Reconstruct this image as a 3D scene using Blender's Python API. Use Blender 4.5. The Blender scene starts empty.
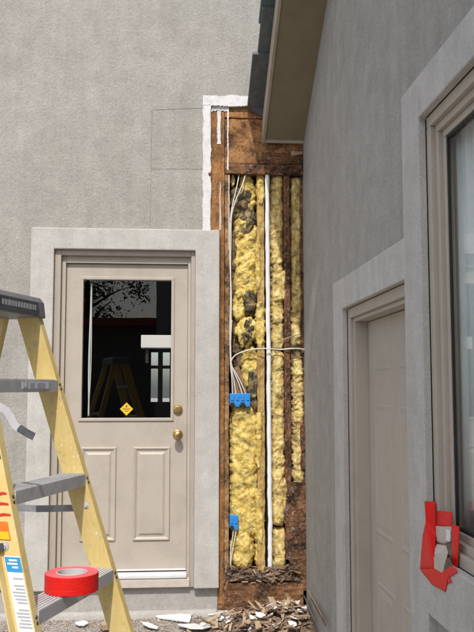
import bpy, math, random
from mathutils import Vector, Matrix, noise
R = math.radians
random.seed(7)
scene = bpy.context.scene
COL = scene.collection

# ------------------------------------------------------------------ camera
cd = bpy.data.cameras.new('camera'); cam = bpy.data.objects.new('camera', cd); COL.objects.link(cam)
CAM = Vector((0, 0, 1.5)); TH = R(5.14); PS = R(4.485); FPX = 800.0
cam.location = CAM; cam.rotation_euler = (R(90) + TH, 0, -PS)
cd.sensor_fit = 'HORIZONTAL'; cd.sensor_width = 36; cd.lens = 36 * FPX / 474
cd.clip_start = 0.05; cd.clip_end = 2000
scene.camera = cam
scene.render.resolution_x, scene.render.resolution_y = 768, 1024
# ------------------------------------------------------------------ sky, sun, exposure
SUN = Vector((0.17, 1.0, -1.38)).normalized()
w = bpy.data.worlds.new('World'); scene.world = w; w.use_nodes = True
nt = w.node_tree; bgn = nt.nodes['Background']
sky = nt.nodes.new('ShaderNodeTexSky'); sky.sky_type = 'NISHITA'; sky.sun_disc = False
sky.dust_density = 3.0; sky.ozone_density = 0.6
sky.sun_elevation = math.asin(-SUN.z); sky.sun_rotation = math.atan2(-SUN.x, -SUN.y)
nt.links.new(sky.outputs[0], bgn.inputs[0]); bgn.inputs[1].default_value = 0.15
sl = bpy.data.lights.new('sun', 'SUN'); sl.energy = 2.35; sl.angle = R(0.53); sl.color = (1, 0.965, 0.915)
so = bpy.data.objects.new('sun', sl); COL.objects.link(so)
so.rotation_euler = SUN.to_track_quat('-Z', 'Y').to_euler(); so.location = (-3, -8, 14)
vs = scene.view_settings
vs.view_transform = 'Standard'; vs.look = 'None'; vs.exposure = 0.57; vs.gamma = 1; vs.use_curve_mapping = False
scene.render.engine = 'CYCLES'
scene.cycles.max_bounces = 8; scene.cycles.transparent_max_bounces = 12

# ------------------------------------------------------------------ pixel -> wall helpers
FW = Vector((math.sin(PS) * math.cos(TH), math.cos(PS) * math.cos(TH), math.sin(TH)))
RT = Vector((math.cos(PS), -math.sin(PS), 0)); UP = RT.cross(FW)
WY = 5.27      # face of the sunlit wall
WX = 0.865     # face of the shaded wall
def ray(px, py): return FW * FPX + RT * (px - 237) + UP * (316 - py)
def onY(px, py, Y=WY): d = ray(px, py); return CAM + d * (Y / d.y)
def onX(px, py, X=WX): d = ray(px, py); return CAM + d * (X / d.x)
def onZ(px, py, Z): d = ray(px, py); return CAM + d * ((Z - CAM.z) / d.z)

# ------------------------------------------------------------------ mesh helpers
class MB:
    def __init__(s): s.v = []; s.f = []
    def add(s, v, f):
        b = len(s.v); s.v += [Vector(p) for p in v]; s.f += [[i + b for i in q] for q in f]; return s
    def box(s, x0, x1, y0, y1, z0, z1):
        return s.add([(x0,y0,z0),(x1,y0,z0),(x1,y1,z0),(x0,y1,z0),(x0,y0,z1),(x1,y0,z1),(x1,y1,z1),(x0,y1,z1)],
                     [(0,3,2,1),(4,5,6,7),(0,1,5,4),(1,2,6,5),(2,3,7,6),(3,0,4,7)])
    def obox(s, c, ax, ay, az):     # centre and three half-axes
        c = Vector(c); ax = Vector(ax); ay = Vector(ay); az = Vector(az)
        P = [c + a*ax + b*ay + d*az for d in (-1,1) for a, b in ((-1,-1),(1,-1),(1,1),(-1,1))]
        return s.add(P, [(0,3,2,1),(4,5,6,7),(0,1,5,4),(1,2,6,5),(2,3,7,6),(3,0,4,7)])
    def prism(s, poly, ext):
        n = len(poly); e = Vector(ext); P = [Vector(p) for p in poly]
        return s.add(P + [p + e for p in P], [tuple(range(n))[::-1], tuple(range(n, 2*n))] +
                     [(i, (i+1) % n, n + (i+1) % n, n + i) for i in range(n)])
    def tube(s, pts, r, n=10, closed=True):
        pts = [Vector(p) for p in pts]; rings = []
        nrm = None
        for i, p in enumerate(pts):
            t = (pts[min(i+1, len(pts)-1)] - pts[max(i-1, 0)]).normalized()
            if nrm is None: nrm = t.orthogonal().normalized()
            nrm = (nrm - t * nrm.dot(t)).normalized(); b = t.cross(nrm)
            rr = r[i] if isinstance(r, (list, tuple)) else r
            rings.append([p + (nrm * math.cos(2*math.pi*k/n) + b * math.sin(2*math.pi*k/n)) * rr for k in range(n)])
        V = [q for g in rings for q in g]
        F = [(i*n+k, i*n+(k+1) % n, (i+1)*n+(k+1) % n, (i+1)*n+k) for i in range(len(pts)-1) for k in range(n)]
        if closed: F += [tuple(range(n))[::-1], tuple((len(pts)-1)*n + k for k in range(n))]
        return s.add(V, F)
    def lathe(s, c, axis, prof, n=28, closed=False):   # prof: (radius, along axis)
        c = Vector(c); a = Vector(axis).normalized(); e = a.orthogonal().normalized(); b = a.cross(e); m = len(prof)
        V = [c + a*h + (e*math.cos(2*math.pi*k/n) + b*math.sin(2*math.pi*k/n))*r for r, h in prof for k in range(n)]
        F = [(i*n+k, i*n+(k+1) % n, ((i+1) % m)*n+(k+1) % n, ((i+1) % m)*n+k) for i in range(m if closed else m-1) for k in range(n)]
        return s.add(V, F)
    def build(s, name, mat, parent=None, smooth=False, bevel=0, fix=True):
        me = bpy.data.meshes.new(name); me.from_pydata([tuple(p) for p in s.v], [], s.f)
        if fix:
            import bmesh
            bm = bmesh.new(); bm.from_mesh(me); bmesh.ops.recalc_face_normals(bm, faces=bm.faces); bm.to_mesh(me); bm.free()
        o = bpy.data.objects.new(name, me); COL.objects.link(o)
        me.materials.append(M[mat] if isinstance(mat, str) else mat)
        if smooth: me.shade_smooth()
        if bevel:
            bv = o.modifiers.new('bevel', 'BEVEL'); bv.width = bevel; bv.segments = 2; bv.limit_method = 'ANGLE'; bv.angle_limit = R(35)
        if parent is not None: par(o, parent)
        return o
def world_of(p):
    m = Matrix.Translation(p.location)
    return m if p.parent is None else world_of(p.parent)
def par(o, p):
    o.parent = p
    root = p
    while root.parent is not None: root = root.parent
    if p.parent is None: o.matrix_parent_inverse = Matrix.Translation(-p.location)
def tag(o, label=None, cat=None, group=None, kind=None):
    for k, v in (('label', label), ('category', cat), ('group', group), ('kind', kind)):
        if v: o[k] = v
    return o
def thing(name, loc, label, cat, group=None):
    e = bpy.data.objects.new(name, None); COL.objects.link(e); e.location = loc; e.empty_display_size = .1
    return tag(e, label, cat, group)
def spline(P, n=8):
    P = [Vector(p) for p in P]; out = []
    for i in range(len(P)-1):
        a = P[max(i-1,0)]; b = P[i]; c = P[i+1]; d = P[min(i+2, len(P)-1)]
        for k in range(n):
            t = k / n
            out.append(.5*((2*b) + (c-a)*t + (2*a-5*b+4*c-d)*t*t + (3*b-a-3*c+d)*t**3))
    return out + [P[-1]]
def fbm(p, o=4): return noise.fractal(p, 1.0, 2.0, o)
def holed(axis, a0, a1, z0, z1, holes, d0, d1):
    """wall slab with rectangular holes; axis 'x': runs along X at depth Y d0..d1, axis 'y': runs along Y at depth X"""
    A = sorted({a0, a1, *[h[0] for h in holes], *[h[1] for h in holes]}); A = [a for a in A if a0 <= a <= a1]
    Z = sorted({z0, z1, *[h[2] for h in holes], *[h[3] for h in holes]}); Z = [z for z in Z if z0 <= z <= z1]
    solid = lambda i, j: 0 <= i < len(A)-1 and 0 <= j < len(Z)-1 and not any(
        h[0] <= (A[i]+A[i+1])/2 <= h[1] and h[2] <= (Z[j]+Z[j+1])/2 <= h[3] for h in holes)
    P = (lambda a, d, z: (a, d, z)) if axis == 'x' else (lambda a, d, z: (d, a, z))
    m = MB()
    for i in range(len(A)-1):
        for j in range(len(Z)-1):
            if not solid(i, j): continue
            a, b, c, e = A[i], A[i+1], Z[j], Z[j+1]
            for d in (d0, d1): m.add([P(a,d,c), P(b,d,c), P(b,d,e), P(a,d,e)], [(0,1,2,3)])
            for q, s_ in (((i-1,j), [(a,d0,c),(a,d1,c),(a,d1,e),(a,d0,e)]), ((i+1,j), [(b,d0,c),(b,d1,c),(b,d1,e),(b,d0,e)]),
                          ((i,j-1), [(a,d0,c),(b,d0,c),(b,d1,c),(a,d1,c)]), ((i,j+1), [(a,d0,e),(b,d0,e),(b,d1,e),(a,d1,e)])):
                if not solid(*q): m.add([P(*t) for t in s_], [(0,1,2,3)])
    # weld
    key = {}; V = []; ix = []
    for p in m.v:
        k = tuple(round(c, 5) for c in p)
        if k not in key: key[k] = len(V); V.append(p)
        ix.append(key[k])
    m.v = V; m.f = [[ix[i] for i in f] for f in m.f]
    return m

# ------------------------------------------------------------------ materials
M = {}
def nodemat(name, rough=.7, spec=.3, metal=0.0):
    m = bpy.data.materials.new(name); m.use_nodes = True; M[name] = m
    t = m.node_tree; b = t.nodes['Principled BSDF']
    b.inputs['Roughness'].default_value = rough; b.inputs['Specular IOR Level'].default_value = spec; b.inputs['Metallic'].default_value = metal
    tc = t.nodes.new('ShaderNodeTexCoord')
    return m, t, b, tc.outputs['Object']
def mapping(t, co, sc):
    n = t.nodes.new('ShaderNodeMapping'); n.inputs['Scale'].default_value = sc; t.links.new(co, n.inputs[0]); return n.outputs[0]
def ntex(t, co, scale, detail=4, rough=.55, dist=0.0):
    n = t.nodes.new('ShaderNodeTexNoise'); n.inputs['Scale'].default_value = scale; n.inputs['Detail'].default_value = detail
    n.inputs['Roughness'].default_value = rough; n.inputs['Distortion'].default_value = dist; t.links.new(co, n.inputs['Vector']); return n.outputs['Fac']
def ramp(t, fac, stops):
    n = t.nodes.new('ShaderNodeValToRGB'); e = n.color_ramp.elements
    while len(e) < len(stops): e.new(.5)
    for k, (p, c) in enumerate(stops):
        e[k].position = p; e[k].color = (*c, 1) if isinstance(c, (tuple, list)) else (c, c, c, 1)
    t.links.new(fac, n.inputs[0]); return n.outputs[0]
def mix(t, a, b, fac, mode='MIX'):
    n = t.nodes.new('ShaderNodeMix'); n.data_type = 'RGBA'; n.blend_type = mode
    for s_, v in ((n.inputs['Factor'], fac), (n.inputs['A'], a), (n.inputs['B'], b)):
        if hasattr(v, 'node'): t.links.new(v, s_)
        elif isinstance(v, (tuple, list)): s_.default_value = (*v, 1)
        else: s_.default_value = v
    return n.outputs['Result']
def bump(t, b, h, strength, dist, prev=None):
    n = t.nodes.new('ShaderNodeBump'); n.inputs['Strength'].default_value = strength; n.inputs['Distance'].default_value = dist
    t.links.new(h, n.inputs['Height'])
    if prev: t.links.new(prev, n.inputs['Normal'])
    t.links.new(n.outputs[0], b.inputs['Normal']); return n.outputs[0]
def mul(t, a, b, op='MULTIPLY'):
    n = t.nodes.new('ShaderNodeMath'); n.operation = op
    for s_, v in ((n.inputs[0], a), (n.inputs[1], b)):
        if hasattr(v, 'node'): t.links.new(v, s_)
        else: s_.default_value = v
    return n.outputs[0]

def stucco(name, c1, c2, grain, dist):
    m, t, b, co = nodemat(name, .92, .15)
    big = ntex(t, co, 1.3, 5, .6); mid = ntex(t, co, 9, 5, .6); fine = ntex(t, co, grain, 3, .6, .8); gr = ntex(t, co, grain*3.2, 2, .6)
    c = ramp(t, big, [(.3, c1), (.7, c2)])
    c = mix(t, c, ramp(t, mid, [(.3, .80), (.7, 1.0)]), .9, 'MULTIPLY')
    c = mix(t, c, ramp(t, fine, [(.3, .74), (.6, 1.0)]), .8, 'MULTIPLY')
    run = ntex(t, mapping(t, co, (5, 5, .35)), 2.2, 6, .65, .3)          # rain run-off streaks
    c = mix(t, c, ramp(t, run, [(.32, (.84, .82, .79)), (.6, (1, 1, 1))]), .55, 'MULTIPLY')
    gt = ntex(t, co, 190, 2, .5)
    c = mix(t, c, (.16, .15, .14), mul(t, ramp(t, gt, [(.70, 0.0), (.78, 1.0)]), .4))
    t.links.new(c, b.inputs['Base Color'])
    p = bump(t, b, ntex(t, co, 14, 4, .6, 1.5), .8, dist*1.0); p = bump(t, b, fine, 1.0, dist, p); bump(t, b, gr, .8, dist*.35, p)
stucco('stucco', (.392, .380, .346), (.445, .432, .395), 74, .0034)
stucco('trim_stucco', (.545, .53, .495), (.595, .58, .545), 140, .0013)
def paint(name, col, rough=.55, dirt=.15, bumpd=.0006, spec=.35, dsc=6):
    m, t, b, co = nodemat(name, rough, spec)
    n = ntex(t, co, dsc, 6, .65); f = ntex(t, co, dsc*14, 3, .6)
    c = mix(t, col, tuple(x*.62 for x in col), mul(t, ramp(t, n, [(.45, 0.0), (.75, 1.0)]), dirt*2))
    c = mix(t, c, ramp(t, f, [(.3, .9), (.7, 1.0)]), .5, 'MULTIPLY')
    t.links.new(c, b.inputs['Base Color'])
    if bumpd: bump(t, b, f, .6, bumpd)
    return m
paint('tan_paint', (.455, .405, .34), .5, .2)
paint('casing_paint', (.40, .35, .295), .55, .18)
paint('garage_tan', (.44, .39, .325), .5, .14)
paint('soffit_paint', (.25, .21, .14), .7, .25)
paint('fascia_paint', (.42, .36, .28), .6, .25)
paint('white_paint', (.78, .77, .76), .6, .12, .0012)
paint('white_foam', (.74, .74, .73), .8, .34, .004, .2, 22)
paint('exposed_wood', (.55, .49, .43), .8, .2, .0015, .2, 20)
paint('white_metal', (.70, .70, .70), .35, .15, .0002)
paint('pvc', (.80, .80, .78), .35, .12, .0003, .5, 10)
paint('cable_white', (.66, .63, .57), .5, .2, .0002)
paint('blue_plastic', (.03, .25, .66), .4, .15, .0004, .5, 25)
paint('red_tape', (.72, .014, .010), .5, .08, .003, .25, 5)
paint('tape_edge', (.72, .13, .15), .6, .15, .0006)
paint('core_paper', (.58, .56, .54), .8, .3, .0008, .2, 25)
paint('label_white', (.72, .74, .75), .5, .15, .0002)
paint('label_blue', (.03, .30, .62), .5, .15, .0002)
paint('label_print', (.10, .10, .11), .6, 0, 0)
paint('print_grey', (.42, .44, .46), .6, 0, 0)
paint('red_marker', (.55, .03, .02), .5, .2, .0002)
paint('label_yellow', (.80, .50, .02), .5, .12, .0002)
paint('label_orange', (.70, .18, .02), .5, .12, .0002)
paint('grey_plastic', (.19, .19, .195), .5, .3, .0006, .4, 12)
paint('black_rubber', (.02, .02, .02), .6, .1, .0004)
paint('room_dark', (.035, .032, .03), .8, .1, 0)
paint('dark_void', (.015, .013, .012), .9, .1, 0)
paint('shelf_white', (.75, .72, .69), .5, .05, .0002)
paint('curtain', (.74, .78, .75), .9, .2, .0006, .1, 9)
paint('flashing', (.11, .11, .115), .5, .4, .001, .4, 18)
paint('roof_red', (.30, .07, .045), .8, .25, .002)
paint('siding', (.16, .14, .12), .8, .2, .001)
paint('bark', (.09, .065, .045), .9, .4, .006, .1, 9)
paint('pencil', (.20, .20, .20), .9, .1, 0)
# metals
def metal(name, col, rough, sc=(1,1,1), d=.0003):
    m, t, b, co = nodemat(name, rough, .5, 1.0)
    n = ntex(t, mapping(t, co, sc), 30, 5, .65); s2 = ntex(t, co, 7, 5, .7)
    t.links.new(mix(t, mix(t, col, tuple(x*.55 for x in col), ramp(t, s2, [(.42, 0.0), (.7, 1.0)])), ramp(t, n, [(.3, .8), (.7, 1.0)]), .6, 'MULTIPLY'), b.inputs['Base Color'])
    t.links.new(ramp(t, s2, [(.3, rough), (.75, min(1, rough+.3))]), b.inputs['Roughness'])
    bump(t, b, n, .4, d)
metal('aluminium', (.62, .62, .62), .55)
M['aluminium'].node_tree.nodes['Principled BSDF'].inputs['Metallic'].default_value = .25
paint('step_metal', (.52, .52, .52), .5, .35, .0006, .5, 16)
metal('dark_steel', (.22, .225, .24), .45)
metal('brass', (.62, .42, .17), .28)
# shingle
m, t, b, co = nodemat('shingle', .85, .25)
oi = t.nodes.new('ShaderNodeObjectInfo'); n = ntex(t, co, 22, 5, .65)
t.links.new(mix(t, ramp(t, oi.outputs['Random'], [(0, (.13, .185, .19)), (.5, (.17, .21, .205)), (1, (.15, .15, .16))]), ramp(t, n, [(.3, .55), (.7, 1.0)]), .8, 'MULTIPLY'), b.inputs['Base Color'])
bump(t, b, ntex(t, co, 160, 3), .8, .002)
# wood: grain along Z (vertical) or X
def wood(name, stops, grain_axis='z', stain=.5, stain_col=(.035, .018, .010), scale=10, d=.002, fleck=.35):
    m, t, b, co = nodemat(name, .8, .2)
    sc = {'z': (7, 7, .55), 'x': (.55, 7, 7), 'y': (7, .55, 7)}[grain_axis]
    g = ntex(t, mapping(t, co, sc), scale, 7, .68, 1.2); g2 = ntex(t, mapping(t, co, tuple(x*4 for x in sc)), scale, 4, .6)
    c = ramp(t, g, stops)
    c = mix(t, c, ramp(t, g2, [(.35, .55), (.6, 1.0)]), .6, 'MULTIPLY')
    st = ntex(t, co, 5.5, 6, .7, .5)
    c = mix(t, c, stain_col, mul(t, ramp(t, st, [(.44, 0.0), (.60, 1.0)]), stain))
    sp = ntex(t, co, 55, 3, .6)
    c = mix(t, c, stain_col, mul(t, ramp(t, sp, [(.58, 0.0), (.68, 1.0)]), stain*.9))
    fl = ntex(t, co, 48, 5, .7)
    c = mix(t, c, (.50, .42, .33), mul(t, ramp(t, fl, [(.53, 0.0), (.68, 1.0)]), fleck))
    t.links.new(c, b.inputs['Base Color']); p = bump(t, b, g2, .7, d); bump(t, b, sp, .7, d, p)
wood('plywood', [(.25, (.20, .075, .022)), (.5, (.40, .185, .062)), (.75, (.52, .29, .12))], 'z', .55)
wood('plywood_panel', [(.25, (.26, .11, .035)), (.5, (.43, .22, .085)), (.8, (.52, .30, .14))], 'x', .95, (.06, .024, .010), fleck=.25)
wood('stud_pale', [(.25, (.42, .25, .075)), (.55, (.58, .40, .14)), (.8, (.64, .47, .21))], 'z', .8, (.20, .105, .04), fleck=.5)
wood('stud_dark', [(.25, (.085, .036, .020)), (.5, (.18, .08, .042)), (.8, (.30, .16, .085))], 'z', .8, (.022, .011, .007), fleck=.4)
wood('stud_orange', [(.25, (.24, .12, .05)), (.5, (.42, .24, .11)), (.8, (.55, .36, .19))], 'z', .85, fleck=.6)
wood('rot_wood', [(.25, (.07, .030, .016)), (.45, (.19, .085, .036)), (.6, (.29, .145, .065)), (.85, (.42, .27, .15))], 'x', .92, (.022, .012, .008), fleck=.35)
wood('rot_crumb', [(.25, (.09, .058, .042)), (.5, (.24, .165, .115)), (.8, (.42, .33, .25))], 'x', .5, (.04, .025, .016), 14, .004)
wood('kraft', [(.25, (.20, .12, .06)), (.6, (.32, .21, .11)), (.8, (.40, .28, .16))], 'z', .5, (.05, .03, .02))
wood('chip_light', [(.25, (.38, .26, .15)), (.6, (.56, .43, .29)), (.8, (.66, .55, .41))], 'x', .35, (.12, .06, .03), 14)
wood('chip_dark', [(.25, (.14, .085, .055)), (.6, (.30, .20, .13)), (.8, (.42, .31, .22))], 'x', .5, (.04, .02, .012), 14)
# insulation
def insul(name, c0, c1, c2, dirty, d=.004):
    m, t, b, co = nodemat(name, .95, .05)
    a = ntex(t, co, 26, 6, .65, .6); f = ntex(t, co, 220, 4, .7, 1.0); big = ntex(t, co, 13, 6, .65, .6)
    c = ramp(t, a, [(.30, c0), (.46, c1), (.66, c2)])
    c = mix(t, c, ramp(t, f, [(.3, .72), (.6, 1.0)]), .7, 'MULTIPLY')
    c = mix(t, c, (.15, .085, .035), mul(t, ramp(t, big, [(.50, 0.0), (.70, 1.0)]), dirty))
    tiny = ntex(t, co, 75, 5, .7, .8)
    c = mix(t, c, (.22, .13, .05), mul(t, ramp(t, tiny, [(.54, 0.0), (.70, 1.0)]), .55))
    t.links.new(c, b.inputs['Base Color']); p = bump(t, b, f, .9, d*.6); bump(t, b, a, .6, d, p)
    b.inputs['Subsurface Weight'].default_value = 0.0
insul('insulation', (.46, .30, .085), (.74, .54, .14), (.88, .76, .34), .75)
insul('insulation_pale', (.42, .29, .12), (.70, .52, .18), (.85, .73, .38), .9)
insul('insulation_mold', (.025, .022, .018), (.085, .075, .055), (.50, .38, .17), .4, .006)
insul('insulation_grey', (.07, .045, .025), (.17, .12, .07), (.40, .31, .16), .6, .006)
# fibreglass ladder rail
m, t, b, co = nodemat('fibreglass', .5, .35)
n = ntex(t, co, 5, 6, .65); s = ntex(t, mapping(t, co, (14, 14, .7)), 10, 4, .6); sp = ntex(t, co, 42, 3, .5)
c = mix(t, ramp(t, n, [(.3, (.68, .50, .17)), (.7, (.76, .61, .28))]), ramp(t, s, [(.3, .82), (.7, 1.0)]), .7, 'MULTIPLY')
c = mix(t, c, (.42, .36, .22), mul(t, ramp(t, sp, [(.60, 0.0), (.70, 1.0)]), .6))
scf = ntex(t, mapping(t, co, (30, 30, 4)), 9, 3, .6); c = mix(t, c, (.30, .25, .16), mul(t, ramp(t, scf, [(.64, 0.0), (.72, 1.0)]), .5))
drp = ntex(t, co, 85, 2, .4); c = mix(t, c, (.72, .70, .66), ramp(t, drp, [(.72, 0.0), (.75, 1.0)]))
t.links.new(c, b.inputs['Base Color']); bump(t, b, s, .3, .0006)
# concrete and dirt
m, t, b, co = nodemat('concrete', .9, .2)
n = ntex(t, co, 3.5, 7, .65); f = ntex(t, co, 45, 5, .65)
c = mix(t, ramp(t, n, [(.3, (.35, .33, .305)), (.7, (.46, .44, .415))]), ramp(t, f, [(.3, .75), (.65, 1.0)]), .8, 'MULTIPLY')
t.links.new(c, b.inputs['Base Color']); bump(t, b, f, .8, .003)
m, t, b, co = nodemat('dirt', .95, .1)
n = ntex(t, co, 4, 8, .7); f = ntex(t, co, 70, 5, .7); sp = ntex(t, co, 130, 2, .5)
c = mix(t, ramp(t, n, [(.3, (.30, .275, .245)), (.7, (.43, .40, .365))]), ramp(t, f, [(.3, .6), (.65, 1.0)]), .9, 'MULTIPLY')
c = mix(t, c, (.55, .53, .50), ramp(t, sp, [(.64, 0.0), (.70, 1.0)]))
t.links.new(c, b.inputs['Base Color']); bump(t, b, f, 1.0, .008)
m, t, b, co = nodemat('crumb', .95, .1)
n = ntex(t, co, 38, 2, .5)
t.links.new(ramp(t, n, [(.30, (.14, .09, .055)), (.45, (.30, .24, .18)), (.57, (.40, .36, .32)), (.70, (.56, .53, .50))]), b.inputs['Base Color'])
# leaves
m, t, b, co = nodemat('leaf', .6, .3)
t.links.new(ramp(t, ntex(t, co, 3, 3), [(.3, (.035, .07, .02)), (.7, (.09, .13, .04))]), b.inputs['Base Color'])
# glass: clear pane with the mirror reflection of its two faces
m = bpy.data.materials.new('glass'); m.use_nodes = True; M['glass'] = m
t = m.node_tree; t.nodes.clear()
out = t.nodes.new('ShaderNodeOutputMaterial'); mx = t.nodes.new('ShaderNodeMixShader'); tr = t.nodes.new('ShaderNodeBsdfTransparent'); gl = t.nodes.new('ShaderNodeBsdfGlossy'); lw = t.nodes.new('ShaderNodeLayerWeight')
lw.inputs['Blend'].default_value = .5
tr.inputs[0].default_value = (.95, .96, .955, 1); gl.inputs['Roughness'].default_value = 0.0
fz = mul(t, mul(t, mul(t, lw.outputs['Facing'], 5.0, 'POWER'), .94), .036, 'ADD')      # Schlick
tcg = t.nodes.new('ShaderNodeTexCoord'); bg_w = t.nodes.new('ShaderNodeBump'); bg_w.inputs['Strength'].default_value = .04; bg_w.inputs['Distance'].default_value = .004
t.links.new(ntex(t, tcg.outputs['Object'], 5, 1, .4), bg_w.inputs['Height']); t.links.new(bg_w.outputs[0], gl.inputs['Normal'])
t.links.new(fz, mx.inputs[0]); t.links.new(tr.outputs[0], mx.inputs[1]); t.links.new(gl.outputs[0], mx.inputs[2]); t.links.new(mx.outputs[0], out.inputs[0])

# ================================================================== GROUND
g = MB(); NX, NY = 90, 40
xs = [-60, -25, -8] + [-4 + 6*i/60 for i in range(61)] + [4, 12, 60]
ys = [-70, -30, -12, -4, 0, 2, 3] + [3.6 + 2.0*i/30 for i in range(31)] + [7, 12, 25, 60, 120]
for y in ys:
    for x in xs:
        z = 0.0
        if 3.6 <= y <= 5.6 and -4 <= x <= 2:
            z = .045 * max(0, min(1, (y - 4.3) / .9)) + .008 * fbm(Vector((x*3, y*3, 1)))
        g.v.append(Vector((x, y, z)))
n = len(xs)
g.f = [(j*n+i, j*n+i+1, (j+1)*n+i+1, (j+1)*n+i) for j in range(len(ys)-1) for i in range(n-1)]
tag(g.build('ground', 'dirt', smooth=True), kind='structure')

# ================================================================== HOUSE (sunlit wall)
house = thing('stucco_house', (-.6, 5.9, 0), 'sunlit grey stucco house wall with entry door and stripped rotten corner', 'house')
TL = onY(32, 228); TR = onY(219, 231); BOT = .23
SX0, SX1, SZ1 = -.935, .295, 2.545           # door surround, outer
DX0, DX1, DZ1 = -.785, .136, 2.405           # door opening
HX0 = onY(211, 150).x                         # stripped hole, left edge
HZ1 = onY(230, 104).z
FZ = BOT
wall = holed('x', -6.5, 3.2, FZ, 6.4, [(DX0, DX1, FZ, DZ1), (HX0, WX + .004, FZ, HZ1)], WY, WY + .17)
wall.build('wall', 'stucco', house)
# foundation with its ledge
MB().box(-6.5, .288, WY + .012, WY + .17, -.1, FZ - .002).box(.288, 3.2, WY + .012, WY + .17, -.1, .075).build('foundation', 'concrete', house, bevel=.004)
led = MB()
N = 80
for i in range(N+1):
    x = -6.4 + (6.4 + .28)*i/N
    o = .006*fbm(Vector((x*5, 2, 3)))
    led.v += [Vector((x, WY - .03 + o, .0)), Vector((x, WY - .026 + o, .068 + o)), Vector((x, WY - .012 + o, .082 + o*.7)), Vector((x, WY + .02, .086))]
led.f = [(i*4+k, (i+1)*4+k, (i+1)*4+k+1, i*4+k+1) for i in range(N) for k in range(3)]
led.build('footing_ledge', 'concrete', house, smooth=True)
# body of the house behind (roof, side walls) so the wall has a building
MB().box(-6.5, -6.33, WY + .172, 12, -.1, 6.4).build('side_wall', 'stucco', house)
MB().box(3.03, 3.2, WY + .172, 12, -.1, 6.4).build('side_wall', 'stucco', house)
MB().box(-6.9, 3.6, WY - .35, 12.4, 6.402, 6.58).build('roof', 'fascia_paint', house)
# door surround band
YS = WY - .036
sur = holed('x', SX0, SX1, FZ - .004, SZ1, [(DX0, DX1, FZ - .004, DZ1)], YS, WY + .05)
sur.build('door_surround', 'trim_stucco', house, bevel=.006)
# casing / jamb steps
YC = WY - .008
SLX0, SLX1, SLZ0, SLZ1 = -.712, .086, .326, 2.318
cas = MB()
cas.box(DX0, -.742, YC, WY + .14, FZ, DZ1); cas.box(.108, DX1, YC, WY + .14, FZ, DZ1); cas.box(-.742, .108, YC, WY + .14, 2.368, DZ1)
cas.build('casing', 'casing_paint', house, bevel=.004)
jm = MB()
jm.box(-.742, -.714, WY + .022, WY + .14, FZ, 2.368); jm.box(.088, .108, WY + .022, WY + .14, FZ, 2.368); jm.box(-.714, .088, WY + .022, WY + .14, 2.322, 2.368)
jm.build('jamb', 'tan_paint', house, bevel=.003)
MB().box(-.714, .088, WY - .02, WY + .13, .287, .318).box(-.714, .088, WY - .026, WY - .020, .293, .312).build('threshold', 'white_metal', house, bevel=.002)
MB().box(-.742, .108, WY - .024, WY + .13, FZ + .004, .285).build('sill', 'exposed_wood', house, bevel=.004)
# entry door slab with glass opening and two panels
YD = WY + .045
door = MB()
GX0, GX1, GZ0, GZ1 = onY(82.5, 350, YD).x, onY(171, 350, YD).x, onY(125, 418, YD).z, onY(125, 280, YD).z
door = holed('x', SLX0, SLX1, SLZ0, SLZ1, [(GX0, GX1, GZ0, GZ1)], YD, YD + .045).build('entry_door', 'tan_paint', house)
fr_ = MB(); a = .02
fr_.box(GX0 - a, GX1 + a, YD - .008, YD - .0005, GZ1, GZ1 + a).box(GX0 - a, GX1 + a, YD - .008, YD - .0005, GZ0 - a, GZ0)
fr_.box(GX0 - a, GX0, YD - .008, YD - .0005, GZ0, GZ1).box(GX1, GX1 + a, YD - .008, YD - .0005, GZ0, GZ1)
fr_.build('glass_frame', 'tan_paint', door, bevel=.003)
MB().box(GX0, GX1, YD + .02, YD + .022, GZ0, GZ1).build('pane', 'glass', door)
for (p0, p1) in ((80, 116), (133, 170)):
    x0, x1 = onY(p0, 500, YD).x, onY(p1, 500, YD).x; z0, z1 = onY(125, 541, YD).z, onY(125, 447, YD).z
    pm = MB(); wd = .014
    for (e, h0, h1) in ((0, 0, -.007), (wd, 0, 0), ):
        pass
    # moulded ring (raised ridge) and raised field, swept as nested loops
    loops = [(0, -.0003), (.006, -.010), (.013, -.009), (.024, -.0012), (.034, -.0012), (.048, -.0085)]
    for off, dy in loops:
        pm.v += [Vector((x0+off, YD+dy, z0+off)), Vector((x1-off, YD+dy, z0+off)), Vector((x1-off, YD+dy, z1-off)), Vector((x0+off, YD+dy, z1-off))]
    pm.f = [(4*k+i, 4*k+(i+1) % 4, 4*(k+1)+(i+1) % 4, 4*(k+1)+i) for k in range(len(loops)-1) for i in range(4)] + [tuple(4*(len(loops)-1)+i for i in range(4))]
    pm.build('door_panel', 'tan_paint', door)
kx = onY(177.7, 434, YD).x; kz = onY(177.7, 434.5, YD).z; dz_ = onY(177.7, 409.5, YD).z
MB().lathe((kx, YD, kz), (0,-1,0), [(.033,0),(.033,.004),(.028,.008),(.012,.012),(.011,.03),(.02,.036),(.028,.05),(.028,.062),(.02,.072),(.006,.075),(.0005,.075)]).build('knob', 'brass', door, smooth=True)
MB().lathe((kx, YD, dz_), (0,-1,0), [(.031,0),(.031,.006),(.027,.014),(.018,.016),(.017,.019),(.0005,.019)]).box(kx-.0035, kx+.0035, YD-.021, YD-.0192, dz_-.006, dz_+.006).build('deadbolt', 'brass', door, smooth=False)
MB().box(SLX0 + .002, SLX1 - .002, YD - .006, YD - .0005, SLZ0 + .002, SLZ0 + .012).build('door_sweep', 'white_metal', door)
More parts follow.
